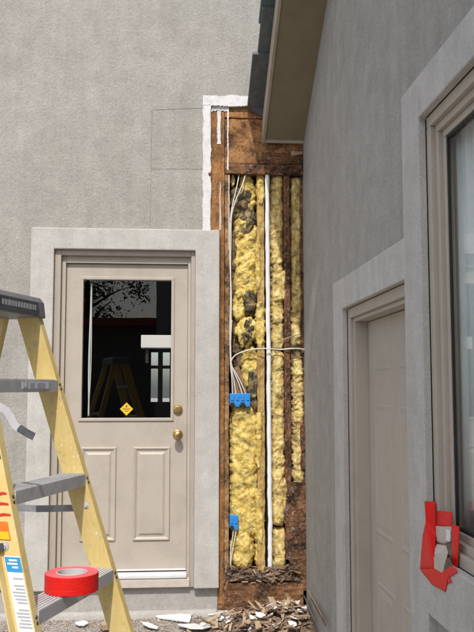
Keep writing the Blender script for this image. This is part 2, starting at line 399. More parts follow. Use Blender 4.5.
# sticker on the pane: yellow diamond, a small black figure and two lines of print
c = onY(126.5, 409, YD + .018); c.y = YD + .0186; r_ = .043
stk = MB().prism([(c.x-r_, c.y, c.z), (c.x, c.y, c.z-r_), (c.x+r_, c.y, c.z), (c.x, c.y, c.z+r_)], (0, .001, 0)).build('warning_sticker', 'label_yellow', door)
pr = MB()
pr.box(c.x-.005, c.x+.005, c.y-.0006, c.y-.0002, c.z+.010, c.z+.020).box(c.x-.003, c.x+.003, c.y-.0006, c.y-.0002, c.z+.0205, c.z+.026)
rr = random.Random(3)
x = c.x - .024
while x < c.x + .024:
    l = rr.uniform(.003, .006); pr.box(x, x+l, c.y-.0006, c.y-.0002, c.z-.004, c.z+.004); x += l + .0018
x = c.x - .012
while x < c.x + .012:
    l = rr.uniform(.002, .005); pr.box(x, x+l, c.y-.0006, c.y-.0002, c.z-.017, c.z-.011); x += l + .0015
pr.build('sticker_print', 'label_print', door)

# dark room behind the door, far window open to the daylight
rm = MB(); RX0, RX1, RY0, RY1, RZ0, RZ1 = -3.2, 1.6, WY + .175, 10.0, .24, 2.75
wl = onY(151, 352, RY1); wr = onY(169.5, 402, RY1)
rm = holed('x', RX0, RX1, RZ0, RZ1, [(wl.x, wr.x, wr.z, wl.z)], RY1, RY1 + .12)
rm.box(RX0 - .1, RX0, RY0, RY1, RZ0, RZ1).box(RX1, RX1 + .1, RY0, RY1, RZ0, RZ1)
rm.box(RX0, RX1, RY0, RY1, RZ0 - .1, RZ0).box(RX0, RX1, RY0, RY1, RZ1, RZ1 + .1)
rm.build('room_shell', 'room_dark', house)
MB().box(-6.33, RX0 - .1, 11.8, 11.9, -.1, 6.4).build('side_wall', 'stucco', house)
MB().box((wl.x+wr.x)/2 - .03, (wl.x+wr.x)/2 + .03, RY1 + .03, RY1 + .09, wr.z, wl.z).box(wl.x, (wl.x+wr.x)/2 - .03, RY1 + .04, RY1 + .08, (wl.z*.7+wr.z*.3) - .02, (wl.z*.7+wr.z*.3) + .02).box((wl.x+wr.x)/2 + .03, wr.x, RY1 + .04, RY1 + .08, (wl.z*.7+wr.z*.3) - .02, (wl.z*.7+wr.z*.3) + .02).build('far_window_muntin', 'shelf_white', house)
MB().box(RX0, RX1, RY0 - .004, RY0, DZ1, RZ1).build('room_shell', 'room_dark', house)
# white shelf just inside the glass
p0 = onY(141, 335, WY + .11); p1 = onY(190, 348, WY + .11)
sh = thing('wall_shelf', ((p0.x+p1.x)/2, WY+.2, p1.z), 'small white box shelf seen through the right side of the entry door glass', 'shelf')
MB().box(p0.x, p1.x, WY + .11, WY + .27, p1.z, p0.z).build('shelf_box', 'shelf_white', sh, bevel=.004)
for xb in (p0.x + .03, p1.x - .05): MB().box(xb, xb + .02, WY + .14, WY + .24, p1.z - .10, p1.z - .001).build('bracket', 'room_dark', sh)
# blind cords behind the pane
cds = MB()
for q, (dx0, am) in enumerate(((0, .0), (.003, .012), (-.002, -.010))):
    P_ = []
    for k in range(9):
        py = 283 + (416-283)*k/8
        base = onY(91.5 - 3.2*k/8, py, YD + .032)
        P_.append(base + Vector((dx0 + am*math.sin(math.pi*min(1, k/7))*(k/8), .004*q, 0)))
    cds.tube(spline(P_, 5), .0034, 6)
tag(cds.build('blind_cord', 'white_paint', smooth=True), 'thin white blind cords hanging behind the left side of the entry door glass', 'cord')

# scored square lines on the stucco
def score(p, q, r=.0012):
    a_, b_ = onY(*p), onY(*q); P_ = []
    for k in range(25):
        v = a_.lerp(b_, k/24); v.y = WY - .0004; v.x += .0015*fbm(Vector((v.x*20, v.z*20, 5))); v.z += .0015*fbm(Vector((v.z*20, v.x*20, 9))); P_.append(v)
    MB().tube(P_, r, 5).build('layout_line', 'pencil', house)
score((152, 110), (202, 108)); score((152, 110), (150, 226)); score((151, 169), (203, 169)); score((203, 95), (152, 95.5), .0006) if False else None

# ================================================================== STRIPPED CORNER: framing
YP = WY + .014    # plywood face
YT = WY + .030    # stud face
def bx(px0, px1, Y): return onY(px0, 388, Y).x, onY(px1, 388, Y).x
def bz(py0, py1, Y): return onY(250, py1, Y).z, onY(250, py0, Y).z
def rough_board(name, mat, x0, x1, z0, z1, y0, y1, parent, amp=.003, seed=0, along='z', step=.02, chew=0.0, label=None):
    """box subdivided along its length, edges worn and uneven"""
    m_ = MB(); L = (z1 - z0) if along == 'z' else (x1 - x0); n_ = max(2, int(L/step)); k_ = 5
    for i in range(n_+1):
        s_ = i/n_
        for j in range(k_+1):
            t_ = j/k_
            if along == 'z': p = Vector((x0 + (x1-x0)*t_, y0, z0 + L*s_))
            else: p = Vector((x0 + L*s_, y0, z0 + (z1-z0)*t_))
            q = Vector((p.x*16, p.z*16, seed*3.7))
            e = (1 if j in (0, k_) else 0)
            d = amp*fbm(q) + (chew*max(0, fbm(Vector((p.x*11, p.z*11, seed+40))) - .05) if chew else 0)
            p.y += amp*1.2*fbm(q*1.7 + Vector((5,0,0))) + e*.002 + chew*.8*max(0, fbm(q*.6))
            sgn = -1 if j == 0 else 1
            if e:
                if along == 'z': p.x += sgn*(d if not chew else -abs(d))
                else: p.z += sgn*(d if not chew else -abs(d))
            m_.v.append(p)
    w_ = k_+1
    m_.f = [(i*w_+j, i*w_+j+1, (i+1)*w_+j+1, (i+1)*w_+j) for i in range(n_) for j in range(k_)]
    b0 = len(m_.v)
    rim = [i*w_ for i in range(n_+1)] + [n_*w_+j for j in range(1, w_)] + [i*w_+k_ for i in range(n_-1, -1, -1)] + [j for j in range(k_-1, 0, -1)]
    for i in rim: v = m_.v[i].copy(); v.y = y1; m_.v.append(v)
    R_ = len(rim)
    m_.f += [(rim[i], rim[(i+1) % R_], b0+(i+1) % R_, b0+i) for i in range(R_)] + [tuple(range(b0, b0+R_))]
    o = m_.build(name, mat, parent, smooth=False)
    if label: o['label'] = label
    return o
# back of the cavity
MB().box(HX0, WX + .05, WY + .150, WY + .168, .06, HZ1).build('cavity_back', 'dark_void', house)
# left strip of sheathing over the king stud
x0, x1 = bx(209, 224, YP); z0, z1 = bz(106, 603, YP)
rough_board('sheathing', 'plywood', x0, x1, z0, z1, YP, YP + .03, house, .0015, 1)
x0, x1 = bx(224.4, 229.2, YP); z0, z1 = bz(172, 590, YP)
rough_board('stud', 'stud_orange', x0, x1, z0, z1, YP + .006, WY + .14, house, .004, 2, chew=.004)
# plywood header panel, board above it, header bottom
x0, x1 = bx(224.6, 308, YP); z0, z1 = bz(119, 163, YP)
rough_board('header_panel', 'plywood_panel', x0, x1, z0, z1, YP + .004, YP + .03, house, .0015, 3, 'x')
z0, z1 = bz(112.5, 118.3, YP); rough_board('header_board', 'plywood', x0, x1, z0, z1, YP - .002, YP + .03, house, .003, 4, 'x', chew=.003)
z0_, z1_ = bz(152, 163, YP); rough_board('header_board', 'rot_wood', bx(262, 308, YP)[0], bx(262, 308, YP)[1], z0_, z1_, YP - .004, YP + .0035, house, .003, 44, 'x', .012, chew=.006)
z0, z1 = bz(103, 112, YP); rough_board('header_board', 'stud_orange', x0, x1, z0, z1, YP + .012, YP + .04, house, .003, 5, 'x')
z0, z1 = bz(163.5, 174, YP); rough_board('header_board', 'rot_wood', x0, x1, z0, z1, YP - .003, WY + .13, house, .003, 6, 'x', chew=.005)
# studs
x0, x1 = bx(257.5, 265, YT); z0, z1 = bz(172, 572, YT)
rough_board('stud', 'stud_pale', x0, x1, z0, z1, YT + .010, WY + .14, house, .004, 7, chew=.006, label='pale yellow stud beside the white pipe')
x0, x1 = bx(284.5, 291, YT); z0, z1 = bz(172, 560, YT)
rough_board('stud', 'stud_dark', x0, x1, z0, z1, YT - .008, WY + .14, house, .005, 8, chew=.010, label='dark brown rotten stud')
x0, x1 = bx(302, 309, YT); z0, z1 = bz(172, 590, YT)
rough_board('stud', 'stud_dark', x0, x1, z0, z1, YT + .02, WY + .14, house, .004, 9, chew=.006)
# rotten sheathing remnant low on the right
x0, x1 = bx(288.5, 307, YP); z0, z1 = bz(483, 592, YP)
rough_board('sheathing', 'rot_wood', x0, x1, z0, z1, YP + .004, YT + .02, house, .006, 10, chew=.018, label='water stained rotten sheathing remnant')
x0, x1 = bx(300, 306, YP); z0, z1 = bz(425, 470, YP)
rough_board('sheathing', 'stud_dark', x0, x1, z0, z1, YP + .008, YT + .02, house, .008, 14, chew=.02)
# bottom plate and rim board
x0, x1 = bx(221, 300, YP); z0, z1 = bz(571, 582, YP)
rough_board('bottom_plate', 'rot_crumb', x0, x1, z0, z1, YP + .004, WY + .14, house, .006, 11, 'x', .012, chew=.012)
x0, x1 = bx(218, 302, YP); z0, z1 = bz(583, 613, YP)
rough_board('rim_board', 'rot_wood', x0, x1, z0, z1, YP + .002, WY + .011, house, .004, 12, 'x', .012, chew=.006) if False else \
rough_board('rim_board', 'rot_wood', x0, x1, z0, z1, YP + .002, WY + .10, house, .004, 12, 'x', .012, chew=.010)
# white painted edge strips left by the removed stucco
def ragged(name, mat, px0, px1, py0, py1, along, amp, Y, th, seed, parent=house):
    m_ = MB(); n_ = 110
    for i in range(n_+1):
        s_ = i/n_; f_ = abs(py1-py0 if along == 'z' else px1-px0)/11
        a_ = amp*(.6*fbm(Vector((s_*f_, seed, .3)), 5) + .4*noise.noise(Vector((s_*f_*6, seed, 2)))); b_ = amp*(.6*fbm(Vector((s_*f_, seed+9, .7)), 5) + .4*noise.noise(Vector((s_*f_*6, seed, 5))))
        if along == 'z': py = py0 + (py1-py0)*s_; p, q = onY(px0 + a_, py, Y), onY(px1 + b_, py, Y)
        else: px = px0 + (px1-px0)*s_; p, q = onY(px, py0 + a_, Y), onY(px, py1 + b_, Y)
        for v in (p, q): m_.v += [v, v + Vector((0, th, 0))]
    for i in range(n_):
        k = 4*i; l = k+4
        m_.f += [(k, k+2, l+2, l), (k, l, l+1, k+1), (k+2, k+3, l+3, l+2), (k+1, l+1, l+3, k+3)]
    m_.f += [(0, 1, 3, 2), (4*n_, 4*n_+2, 4*n_+3, 4*n_+1)]
    return m_.build(name, mat, parent)
ragged('white_edge', 'white_foam', 202.8, 210.6, 97, 231, 'z', 1.6, WY - .0035, .022, 1)
ragged('white_edge', 'white_foam', 203.0, 253, 95.8, 105.6, 'x', 2.6, WY - .0055, .024, 2)
ragged('white_edge', 'white_foam', 210.8, 229, 104.6, 111, 'x', 2.5, YP - .004, .003, 3)
ragged('paint_drip', 'white_foam', 217.3, 220.8, 111, 144, 'z', 1.2, YP - .0032, .0025, 4)
ragged('paint_drip', 'white_foam', 227.3, 228.6, 105, 170, 'z', .7, YP - .0062, .0025, 5)
ragged('paint_drip', 'exposed_wood', 228.4, 229.6, 175, 250, 'z', .6, YP - .003, .004, 6)
ragged('paint_drip', 'exposed_wood', 219.5, 221, 182, 230, 'z', .8, YP - .0032, .0025, 7)
ragged('paint_drip', 'white_foam', 217.5, 219.8, 438, 446, 'z', 1.0, YP - .0032, .0025, 8)
ragged('splinter', 'chip_light', 291, 302.5, 151.5, 154.5, 'x', 1.6, YP - .006, .006, 18)
# nail head on the white edge
pn = onY(210, 174, WY - .006); MB().lathe((pn.x, pn.y, pn.z), (0,-1,0), [(.008,-.006),(.012,0),(.008,.004),(.0005,.005)], 12).build('nail', 'rot_wood', house, smooth=True)

# ================================================================== insulation
def batt(label, mat, px0, px1, py0, py1, Y, bulge=.02, amp=.014, seed=0, edge=.012, name='insulation_batt', step=.0045, freq=22):
    c0 = onY((px0+px1)/2, (py0+py1)/2, Y); x0, x1 = bx(px0, px1, Y); z0, z1 = bz(py0, py1, Y)
    nx = max(6, int((x1-x0)/step)); nz = max(8, int((z1-z0)/step)); m_ = MB()
    for j in range(nz+1):
        for i in range(nx+1):
            u, v = i/nx, j/nz; x = x0 + (x1-x0)*u; z = z0 + (z1-z0)*v
            L_ = z1-z0; W_ = x1-x0
            dend = min(v, 1-v)*L_ / (.5*W_)                      # distance from the nearer end in half widths
            tp = min(1, dend/((2.6 if W_ <= .085 else 1.5 if L_ < 2.6*W_ else .9) + .5*noise.noise(Vector((seed*3.3, round(v), 1)))))
            wf = 1 - (1-tp)**2*((.72 if W_ <= .085 else .62 if L_ < 2.6*W_ else .34) + .22*noise.noise(Vector((seed*1.7, 5*round(v), 3))))
            wf *= 1 + .07*noise.noise(Vector((z*9, seed, 0)))
            ex = min(u, 1-u)*2; e = min(1, min(ex*1.5, dend*1.6 + .02))
            prof = math.sqrt(max(0, 1-(1-e)**2))
            q0 = Vector((x*11, z*9, seed*7.7)); q = Vector((x*freq, z*freq*.9, seed*5.1)); q2 = Vector((x*freq*3, z*freq*2.6, seed*2.3))
            l0 = noise.noise(q0); l1 = noise.noise(q); l2 = abs(noise.noise(q2)); l3 = noise.noise(q2*2.7); l4 = abs(noise.noise(q*1.3 + Vector((3, 7, 1))))
            y = Y + .05*(1-prof) - bulge*prof - amp*(l0*1.1 + l1*.9 - l4*.8 + (.35 + .65*max(0, noise.noise(q0*1.3 + Vector((9, 2, 4)))*2 + .3))*(l3*.30 - l2*.40 + .16*noise.noise(q2*6)))
            eo = 1 - min(1, min(ex, 1)*3); ev = 1 - min(1, dend*3)
            x = x0 + W_*(.5 + (u-.5)*wf) + (1-tp)*W_*.12*noise.noise(Vector((seed*9.1, round(v), 8)))
            x += edge*1.5*eo*(fbm(Vector((z*22, seed, 2 if u < .5 else 7)), 5) + .3*noise.noise(Vector((z*55, seed, u > .5)))); z += edge*1.8*ev*fbm(Vector((x*26, seed, 4)), 4)
            m_.v.append(Vector((x, y, z)))
    w_ = nx+1
    m_.f = [(j*w_+i, j*w_+i+1, (j+1)*w_+i+1, (j+1)*w_+i) for j in range(nz) for i in range(nx)]
    # close the back
    b0 = len(m_.v); rim = list(range(w_)) + [j*w_+nx for j in range(1, nz+1)] + [nz*w_+i for i in range(nx-1, -1, -1)] + [j*w_ for j in range(nz-1, 0, -1)]
    for i in rim: v = m_.v[i].copy(); v.y = WY + .148; m_.v.append(v)
    R_ = len(rim); m_.f += [(rim[(i+1) % R_], rim[i], b0+i, b0+(i+1) % R_) for i in range(R_)]
    o = m_.build(name, mat, None, smooth=True)
    return tag(o, label, 'insulation', 'insulation in the stripped wall')
YI = WY + .058
batt('large bright yellow insulation batt below the wide blue box', 'insulation', 229.3, 259, 402, 540, YI, .022, .014, 1)
batt('yellow insulation lump bulging at the bottom left of the cavity', 'insulation', 229.5, 255, 528, 571, YI - .004, .026, .014, 2)
batt('yellow insulation batt hanging below the black moldy patch', 'insulation', 232, 259, 216, 302, YI, .020, .018, 3, .016)
batt('narrow yellow insulation tip left of the black moldy patch top', 'insulation', 240, 257, 173, 212, YI + .006, .012, .016, 4, .016)
batt('small yellow insulation tuft at the top left of the cavity', 'insulation', 229.5, 236, 174, 188, YI + .004, .014, .01, 5)
batt('black moldy insulation patch near the cavity top', 'insulation_mold', 232, 258.5, 186, 238, YI - .002, .018, .018, 6, .02)
batt('grey rotted insulation lump above the curled roll', 'insulation_mold', 241, 258, 288, 315, YI - .006, .022, .014, 7, .016)
batt('yellow insulation tuft left of the grey rotted lump', 'insulation', 231, 247, 292, 322, YI + .004, .016, .014, 8, .014)
batt('grey brown matted insulation behind the curled roll', 'insulation_grey', 230, 258, 310, 372, YI + .03, .012, .02, 9, .012)
batt('yellow insulation wad between white cable and wide blue box', 'insulation', 241, 259, 345, 390, YI, .018, .014, 10, .014)
batt('dark moldy insulation wad right above the wide blue box', 'insulation_mold', 246, 259, 370, 401, YI - .002, .018, .014, 11, .014)
batt('grey insulation tuft beside the right end of the wide blue box', 'insulation_grey', 249, 259, 396, 412, YI - .004, .018, .012, 12, .012)
batt('shaded yellow insulation strip at the top right of the white pipe', 'insulation_pale', 270, 285.5, 173, 266, YI - .002, .016, .016, 13, .012)
batt('yellow insulation strip right of the white pipe above the cable', 'insulation_pale', 271, 285, 252, 325, YI - .004, .018, .016, 14, .014)
batt('small yellow insulation wad where the white cable passes the pipe', 'insulation_pale', 270.5, 285.5, 316, 352, YI + .004, .016, .014, 15, .014)
batt('long pale insulation strip right of the white pipe below the cable', 'insulation_pale', 270.5, 285.5, 350, 527, YI - .004, .018, .015, 16, .012)
batt('short yellow insulation block at the foot of the white pipe', 'insulation_pale', 271.5, 286, 528, 571, YI + .004, .02, .012, 17, .012)
batt('narrow insulation strip in the corner above the cable', 'insulation_pale', 290.5, 303.5, 175, 347, YI, .014, .018, 18, .016)
batt('narrow insulation strip in the corner below the cable', 'insulation_pale', 291, 304.5, 358, 492, YI - .006, .020, .018, 19, .018)
batt('grey matted insulation in the corner where the cable ends', 'insulation_grey', 289, 304.5, 338, 372, YI + .012, .014, .018, 20, .016)
batt('dirty insulation behind the loose cables at the upper left', 'insulation_grey', 229.5, 243, 186, 300, YI + .016, .012, .02, 21, .014)
batt('yellow insulation shred between the pale stud and bulging lump', 'insulation', 254, 265, 522, 571, YI + .012, .012, .014, 22, .014)
batt('yellow fluff spilling over the pale stud beside the curled roll', 'insulation', 255, 266, 300, 350, YI - .026, .010, .012, 31, .016)
batt('yellow fluff spilling over the pale stud near the cavity top', 'insulation', 257, 266, 178, 205, YI - .026, .010, .012, 32, .016)
batt('pale fluff spilling over the dark rotten stud near its foot', 'insulation_pale', 281, 289, 478, 512, YI - .030, .010, .012, 33, .016)
batt('pale fluff spilling over the dark rotten stud above the cable', 'insulation_pale', 281, 287.5, 270, 300, YI - .030, .010, .012, 34, .016)
batt('yellow fluff edge over the pale stud below the wide blue box', 'insulation', 255, 263, 412, 470, YI - .022, .008, .012, 35, .016)
batt('yellow fluff edge over the pale stud beside the moldy patch', 'insulation', 255, 262, 235, 290, YI - .022, .008, .012, 36, .016)
batt('yellow fluff edge over the pale stud level with small blue box', 'insulation', 255, 264, 488, 545, YI - .022, .008, .012, 37, .016)
# curled roll of insulation: rim and grey core
c = onY(247, 331, YI - .02)
rl = thing('insulation_roll', (c.x, c.y, c.z - .1), 'curled round insulation roll with grey core above the white cable', 'insulation')
def blob(cx, cy, cz, rx, ry, rz, seed, amp, nu=36, nv=22, f=14):
    m_ = MB()
    for j in range(nv+1):
        for i in range(nu):
            a_, b_ = 2*math.pi*i/nu, math.pi*j/nv
            d = Vector((math.sin(b_)*math.cos(a_), math.cos(b_), math.sin(b_)*math.sin(a_)))
            k = 1 + amp*fbm(d*1.8 + Vector((seed, 0, 0)), 4)
            m_.v.append(Vector((cx + d.x*rx*k, cy + d.y*ry*k, cz + d.z*rz*k)))
    m_.f = [(j*nu+i, j*nu+(i+1) % nu, (j+1)*nu+(i+1) % nu, (j+1)*nu+i) for j in range(nv) for i in range(nu)]
    return m_
blob(c.x, c.y + .022, c.z, .068, .036, .094, 5, .42, 60, 36).build('rim', 'insulation', rl, smooth=True)
blob(c.x + .004, c.y + .004, c.z - .004, .045, .034, .062, 3, .75, 60, 36).build('core', 'insulation_mold', rl, smooth=True)
# torn kraft paper
a_ = [onY(*p, YI - .03) for p in ((232, 368), (239, 366), (247, 392), (246, 397), (233, 397))]
tag(MB().prism(a_, (0, .004, 0)).build('kraft_paper', 'kraft'), 'torn brown kraft paper flap above the wide blue box', 'paper')
# crumbling rot on the bottom plate
rc = random.Random(5)
for i in range(16):
    px = rc.uniform(224, 298); py = rc.uniform(569, 581); q = onY(px, py, YP); s_ = rc.uniform(.010, .026)
    blob(q.x, q.y + .004, q.z, s_*rc.uniform(1, 2.0), s_*.8, s_*rc.uniform(.5, 1), i*3.1, 1.1, 14, 9).build('rot_lump', 'rot_crumb', house)
for i in range(10):
    px = rc.uniform(286, 293); py = rc.uniform(478, 575); q = onY(px, py, YP); s_ = rc.uniform(.008, .016)
    blob(q.x, q.y + .004, q.z, s_, s_*.8, s_*rc.uniform(1, 2), i*3.1+50, 1.2, 12, 8).build('rot_lump', 'rot_crumb', house)

for i in range(46):
    q = onY(rc.uniform(222, 300), rc.uniform(566, 583), YP - .004 - rc.uniform(0, .012)); l = rc.uniform(.008, .030)
    d = Vector((rc.gauss(0, 1), rc.gauss(0, .35), rc.gauss(0, .35))).normalized(); e_ = d.orthogonal().normalized(); f_ = d.cross(e_)
    MB().obox(q, d*l, e_*rc.uniform(.0015, .005), f_*rc.uniform(.001, .003)).build('splinter', ('chip_light', 'chip_dark', 'rot_wood', 'stud_orange')[i % 4], house)
for i in range(30):
    q = onY(rc.choice((rc.uniform(229, 232), rc.uniform(284, 291), rc.uniform(300, 304))), rc.uniform(180, 560), YP - .002); l = rc.uniform(.006, .022)
    d = Vector((rc.gauss(0, .35), rc.gauss(0, .3), rc.gauss(0, 1))).normalized(); e_ = d.orthogonal().normalized(); f_ = d.cross(e_)
    MB().obox(q, d*l, e_*rc.uniform(.001, .004), f_*rc.uniform(.001, .002)).build('splinter', ('chip_light', 'chip_dark', 'rot_wood', 'stud_orange')[i % 4], house)

# ================================================================== pipe, cables, boxes
PP = [onY(px, py, YT + .004) for px, py in ((267.2, 171), (267.6, 260), (268.5, 350), (269.2, 440), (270, 520), (270.2, 572))]
pts = spline(PP, 24); pipe_r = []
for k_, p in enumerate(pts):
    p.x += .0035*fbm(Vector((k_*.11, 3, 1)), 4); pipe_r.append(.0150 + .0030*fbm(Vector((k_*.35, 8, 2)), 4))
pipe = MB().tube(pts, pipe_r, 16)
tag(pipe.build('white_pipe', 'pvc', smooth=True), 'long upright white plastic pipe beside the pale yellow stud', 'pipe')
YW = WY + .012
def cable(pts, r, label, Y=YW, mat='cable_white', extra=None):
    m_ = MB().tube(spline([onY(p[0], p[1], Y + (p[2] if len(p) > 2 else 0)) for p in pts], 8), r, 8)
    return tag(m_.build('electrical_cable', mat, smooth=True), label, 'cable', 'loose electrical cables')
cable([(246,172,.03),(243,183),(236,200),(231.5,216),(231,240),(230.6,270),(231.4,300),(230.6,330),(230.8,352),(231.5,368),(234,381),(236,395)], .0042, 'white cable running down the left stud from the cavity top to wide blue box')
cable([(239.5,172,.03),(237,186),(232.5,205),(230.2,222),(229.6,250),(230.4,285),(229.8,330),(230.4,362),(232,380),(232.5,395)], .0038, 'outermost white cable hugging the left orange stud')
cable([(242.5,395),(239,384),(234,372),(231,363),(234,356.5),(241,352.5),(252,349.5),(262,348.6,-.012),(270,348.8,-.018),(280,349.5),(294,348.5,-.012),(305,349.5,.02)], .0045, 'white cable arching right across the pale stud and pipe')
cable([(246.5,396),(242,385),(236.5,374),(232,366),(230.5,350),(231.8,320)], .0038, 'short white cable fanning into the right end of the wide blue box')
cable([(273,345),(281,341),(290,337,-.01),(300,334)], .0032, 'thin yellowish cable sloping up to the corner above white arch cable', mat='chip_light')
cable([(233.5,528),(232.8,536),(230.8,548),(230.2,562),(230.4,571,.02)], .0034, 'left white wire hanging out of the small blue box')
cable([(236.2,528),(235.2,537),(232.6,549),(231,562),(231.4,571,.02)], .0034, 'right white wire hanging out of the small blue box')
def bluebox(px0, px1, py0, py1, label, holes):
    Y = WY + .004; x0, x1 = bx(px0, px1, Y); z0, z1 = bz(py0, py1, Y); c_ = ((x0+x1)/2, Y, z0)
    e = thing('electrical_box', c_, label, 'electrical box')
    MB().box(x0, x1, Y, Y + .06, z0, z1).build('box_body', 'blue_plastic', e, bevel=.003)
    for i in range(holes):
        xa = x0 + (x1-x0)*(i+.12)/holes; xb = x0 + (x1-x0)*(i+.88)/holes
        MB().box(xa, xb, Y - .004, Y - .0005, z0 - .010, z0 + .016).build('clamp_tab', 'black_rubber' if i % 2 == 0 else 'blue_plastic', e, bevel=.001)
        MB().box(xa + .004, xb - .004, Y - .005, Y - .0005, z0 + .030, z1 - .014).build('face_rib', 'blue_plastic', e, bevel=.001)
    return e
bluebox(229.8, 250.4, 393.5, 405, 'wide blue plastic electrical box with cables entering its top', 4)
bluebox(229.8, 238.4, 515.5, 528, 'small blue plastic electrical box low on the left stud', 2)

# ================================================================== GARAGE WING (shaded wall)
gar = thing('garage_wing', (2.6, 3.2, 0), 'shaded grey stucco wing with side door, window and overhanging rake roof', 'house')
SLOPE = .652; ZE = 3.149; YR = 3.17; YE = 1.07      # soffit line rises from the corner to the ridge
XS = .838                                            # face of the flat bands
dO = onX(332.7, 284, XS); dI = onX(341.6, 309, XS); leg0 = onX(403.5, 250, XS).y; wI = onX(419.5, 116, XS); wOt = onX(402, 96, XS).z
wIbz = onX(419.5, 548, XS).z; wObz = onX(425.6, 612, XS).z
leg1 = (wI.y + onX(425.6, 612, XS).y)/2
DY0, DY1, DT = leg0, dI.y, dI.z                      # side door opening
WY0, WY1 = 1.55, leg1                                # window opening along Y
WZ0, WZ1 = wIbz, wI.z
gw = holed('y', YE, WY - .0015, 0, ZE - .02, [(DY0, DY1, -1, DT), (WY0, WY1, WZ0, WZ1)], WX, WX + .2)
gw.build('wall', 'stucco', gar)
MB().prism([(WX, YE, ZE - .02), (WX, WY - .0015, ZE - .02), (WX, WY - .0015, ZE + .06), (WX, YR, ZE + SLOPE*(WY-YR) + .06), (WX, YE, ZE + .06)], (.2, 0, 0)).build('gable', 'stucco', gar)
MB().box(4.4, 4.6, YE, WY - .0015, 0, ZE).box(WX + .2, 4.4, YE, YE + .2, 0, ZE).build('wall', 'stucco', gar)
bd = holed('y', WY0 - .2, dO.y, 0, wOt, [(DY0, DY1, 0, DT), (leg0, dO.y, dO.z, wOt), (WY0, WY1, WZ0, WZ1), (WY0 - .2, leg1, 0, wObz)], XS, WX + .01)
bd.build('band', 'trim_stucco', gar, bevel=.005)
# side door
XC, XJ, XD = .868, .885, .952; cw = .05; jw = .028
sdc = MB()
sdc.box(XC, WX + .19, DY1 - cw, DY1, 0, DT).box(XC, WX + .19, DY0, DY0 + cw, 0, DT).box(XC, WX + .19, DY0 + cw, DY1 - cw, DT - cw, DT)
sdc.build('door_casing', 'garage_tan', gar, bevel=.004)
sdj = MB(); ja, jb, jt = DY0 + cw, DY1 - cw, DT - cw
sdj.box(XJ, WX + .19, jb - jw, jb, 0, jt).box(XJ, WX + .19, ja, ja + jw, 0, jt).box(XJ, WX + .19, ja + jw, jb - jw, jt - jw*.7, jt)
sdj.build('door_jamb', 'garage_tan', gar, bevel=.003)
sa, sb, st_ = ja + jw + .002, jb - jw - .006, jt - jw*.7 - .004
sd = MB().box(XD, XD + .04, sa, sb, .03, st_).build('side_door', 'garage_tan', gar)
MB().box(XD + .012, XD + .05, sb + .0005, sb + .0055, .03, st_).build('weather_strip', 'black_rubber', gar)
MB().box(XJ - .02, XD + .05, sa, sb, .0, .028).build('sill', 'white_metal', gar)
def panelX(y0, y1, z0, z1):
    pm = MB(); loops = [(0, -.0003), (.008, -.0036), (.014, -.0032), (.026, -.0008), (.036, -.0008), (.055, -.0032)]
    for off, dx in loops:
        pm.v += [Vector((XD+dx, y0+off, z0+off)), Vector((XD+dx, y1-off, z0+off)), Vector((XD+dx, y1-off, z1-off)), Vector((XD+dx, y0+off, z1-off))]
    pm.f = [(4*k+i, 4*k+(i+1) % 4, 4*(k+1)+(i+1) % 4, 4*(k+1)+i) for k in range(5) for i in range(4)] + [tuple(20+i for i in range(4))]
    pm.build('door_panel', 'garage_tan', sd)
zz = [onX(376, y, XD).z for y in (340, 371, 404, 532, 578)]
yw = (sb - sa); 
for (y1_, y0_) in ((sb - .11, sb - .11 - yw*.32), (sa + .11 + yw*.32, sa + .11)):
    panelX(y0_, y1_, zz[1], zz[0]); panelX(y0_, y1_, zz[3], zz[2]); panelX(y0_, y1_, .17, zz[4])
MB().lathe((XD, sa + .045, .95), (-1,0,0), [(.03,0),(.03,.004),(.012,.012),(.011,.03),(.028,.05),(.028,.062),(.006,.075),(.0005,.075)]).build('knob', 'brass', sd, smooth=True)
# window: stepped casing, sash, gasket, pane
def ring(name, mat, y0, y1, z0, z1, wd, xa, xb, parent, bevel=.003):
    return MB().box(xa, xb, y0, y1, z1 - wd, z1).box(xa, xb, y0, y1, z0, z0 + wd).box(xa, xb, y0, y0 + wd, z0 + wd, z1 - wd).box(xa, xb, y1 - wd, y1, z0 + wd, z1 - wd).build(name, mat, parent, bevel=bevel)
win = ring('window', 'garage_tan', WY0, WY1, WZ0, WZ1, .040, .868, 1.0, gar)
ring('sash', 'garage_tan', WY0 + .04, WY1 - .04, WZ0 + .04, WZ1 - .04, .026, .886, .99, win)
ring('sash_rail', 'garage_tan', WY0 + .066, WY1 - .066, WZ0 + .066, WZ1 - .066, .024, .902, .93, win)
ring('gasket', 'black_rubber', WY0 + .09, WY1 - .09, WZ0 + .09, WZ1 - .09, .010, .908, .9155, win, 0)
MB().box(.916, .919, WY0 + .091, WY1 - .091, WZ0 + .091, WZ1 - .091).build('pane', 'glass', win)
gy0, gy1, gz0, gz1 = WY0 - .05, WY1 + .05, WZ0 - .05, WZ1 + .05
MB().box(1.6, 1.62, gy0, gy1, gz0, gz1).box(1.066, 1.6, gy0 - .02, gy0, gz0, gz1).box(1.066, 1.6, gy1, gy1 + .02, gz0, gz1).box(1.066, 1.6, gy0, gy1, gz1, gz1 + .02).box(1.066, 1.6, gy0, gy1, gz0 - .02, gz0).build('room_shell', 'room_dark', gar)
ct = MB(); n_ = 160; ya, yb, za, zb = WY0 + .07, WY1 - .067, WZ0 + .067, WZ1 - .067
for i in range(n_+1):
    y = ya + (yb-ya)*i/n_
    for z, k in ((za, 1.0), (zb, .6)):
        ct.v.append(Vector((.956 + .010*k*math.sin(y*95 + 2*math.sin(y*17)) + .008*math.sin(y*31), y, z)))
ct.f = [(2*i, 2*i+2, 2*i+3, 2*i+1) for i in range(n_)]
cto = ct.build('curtain', 'curtain', smooth=True); sm = cto.modifiers.new('solid', 'SOLIDIFY'); sm.thickness = .002
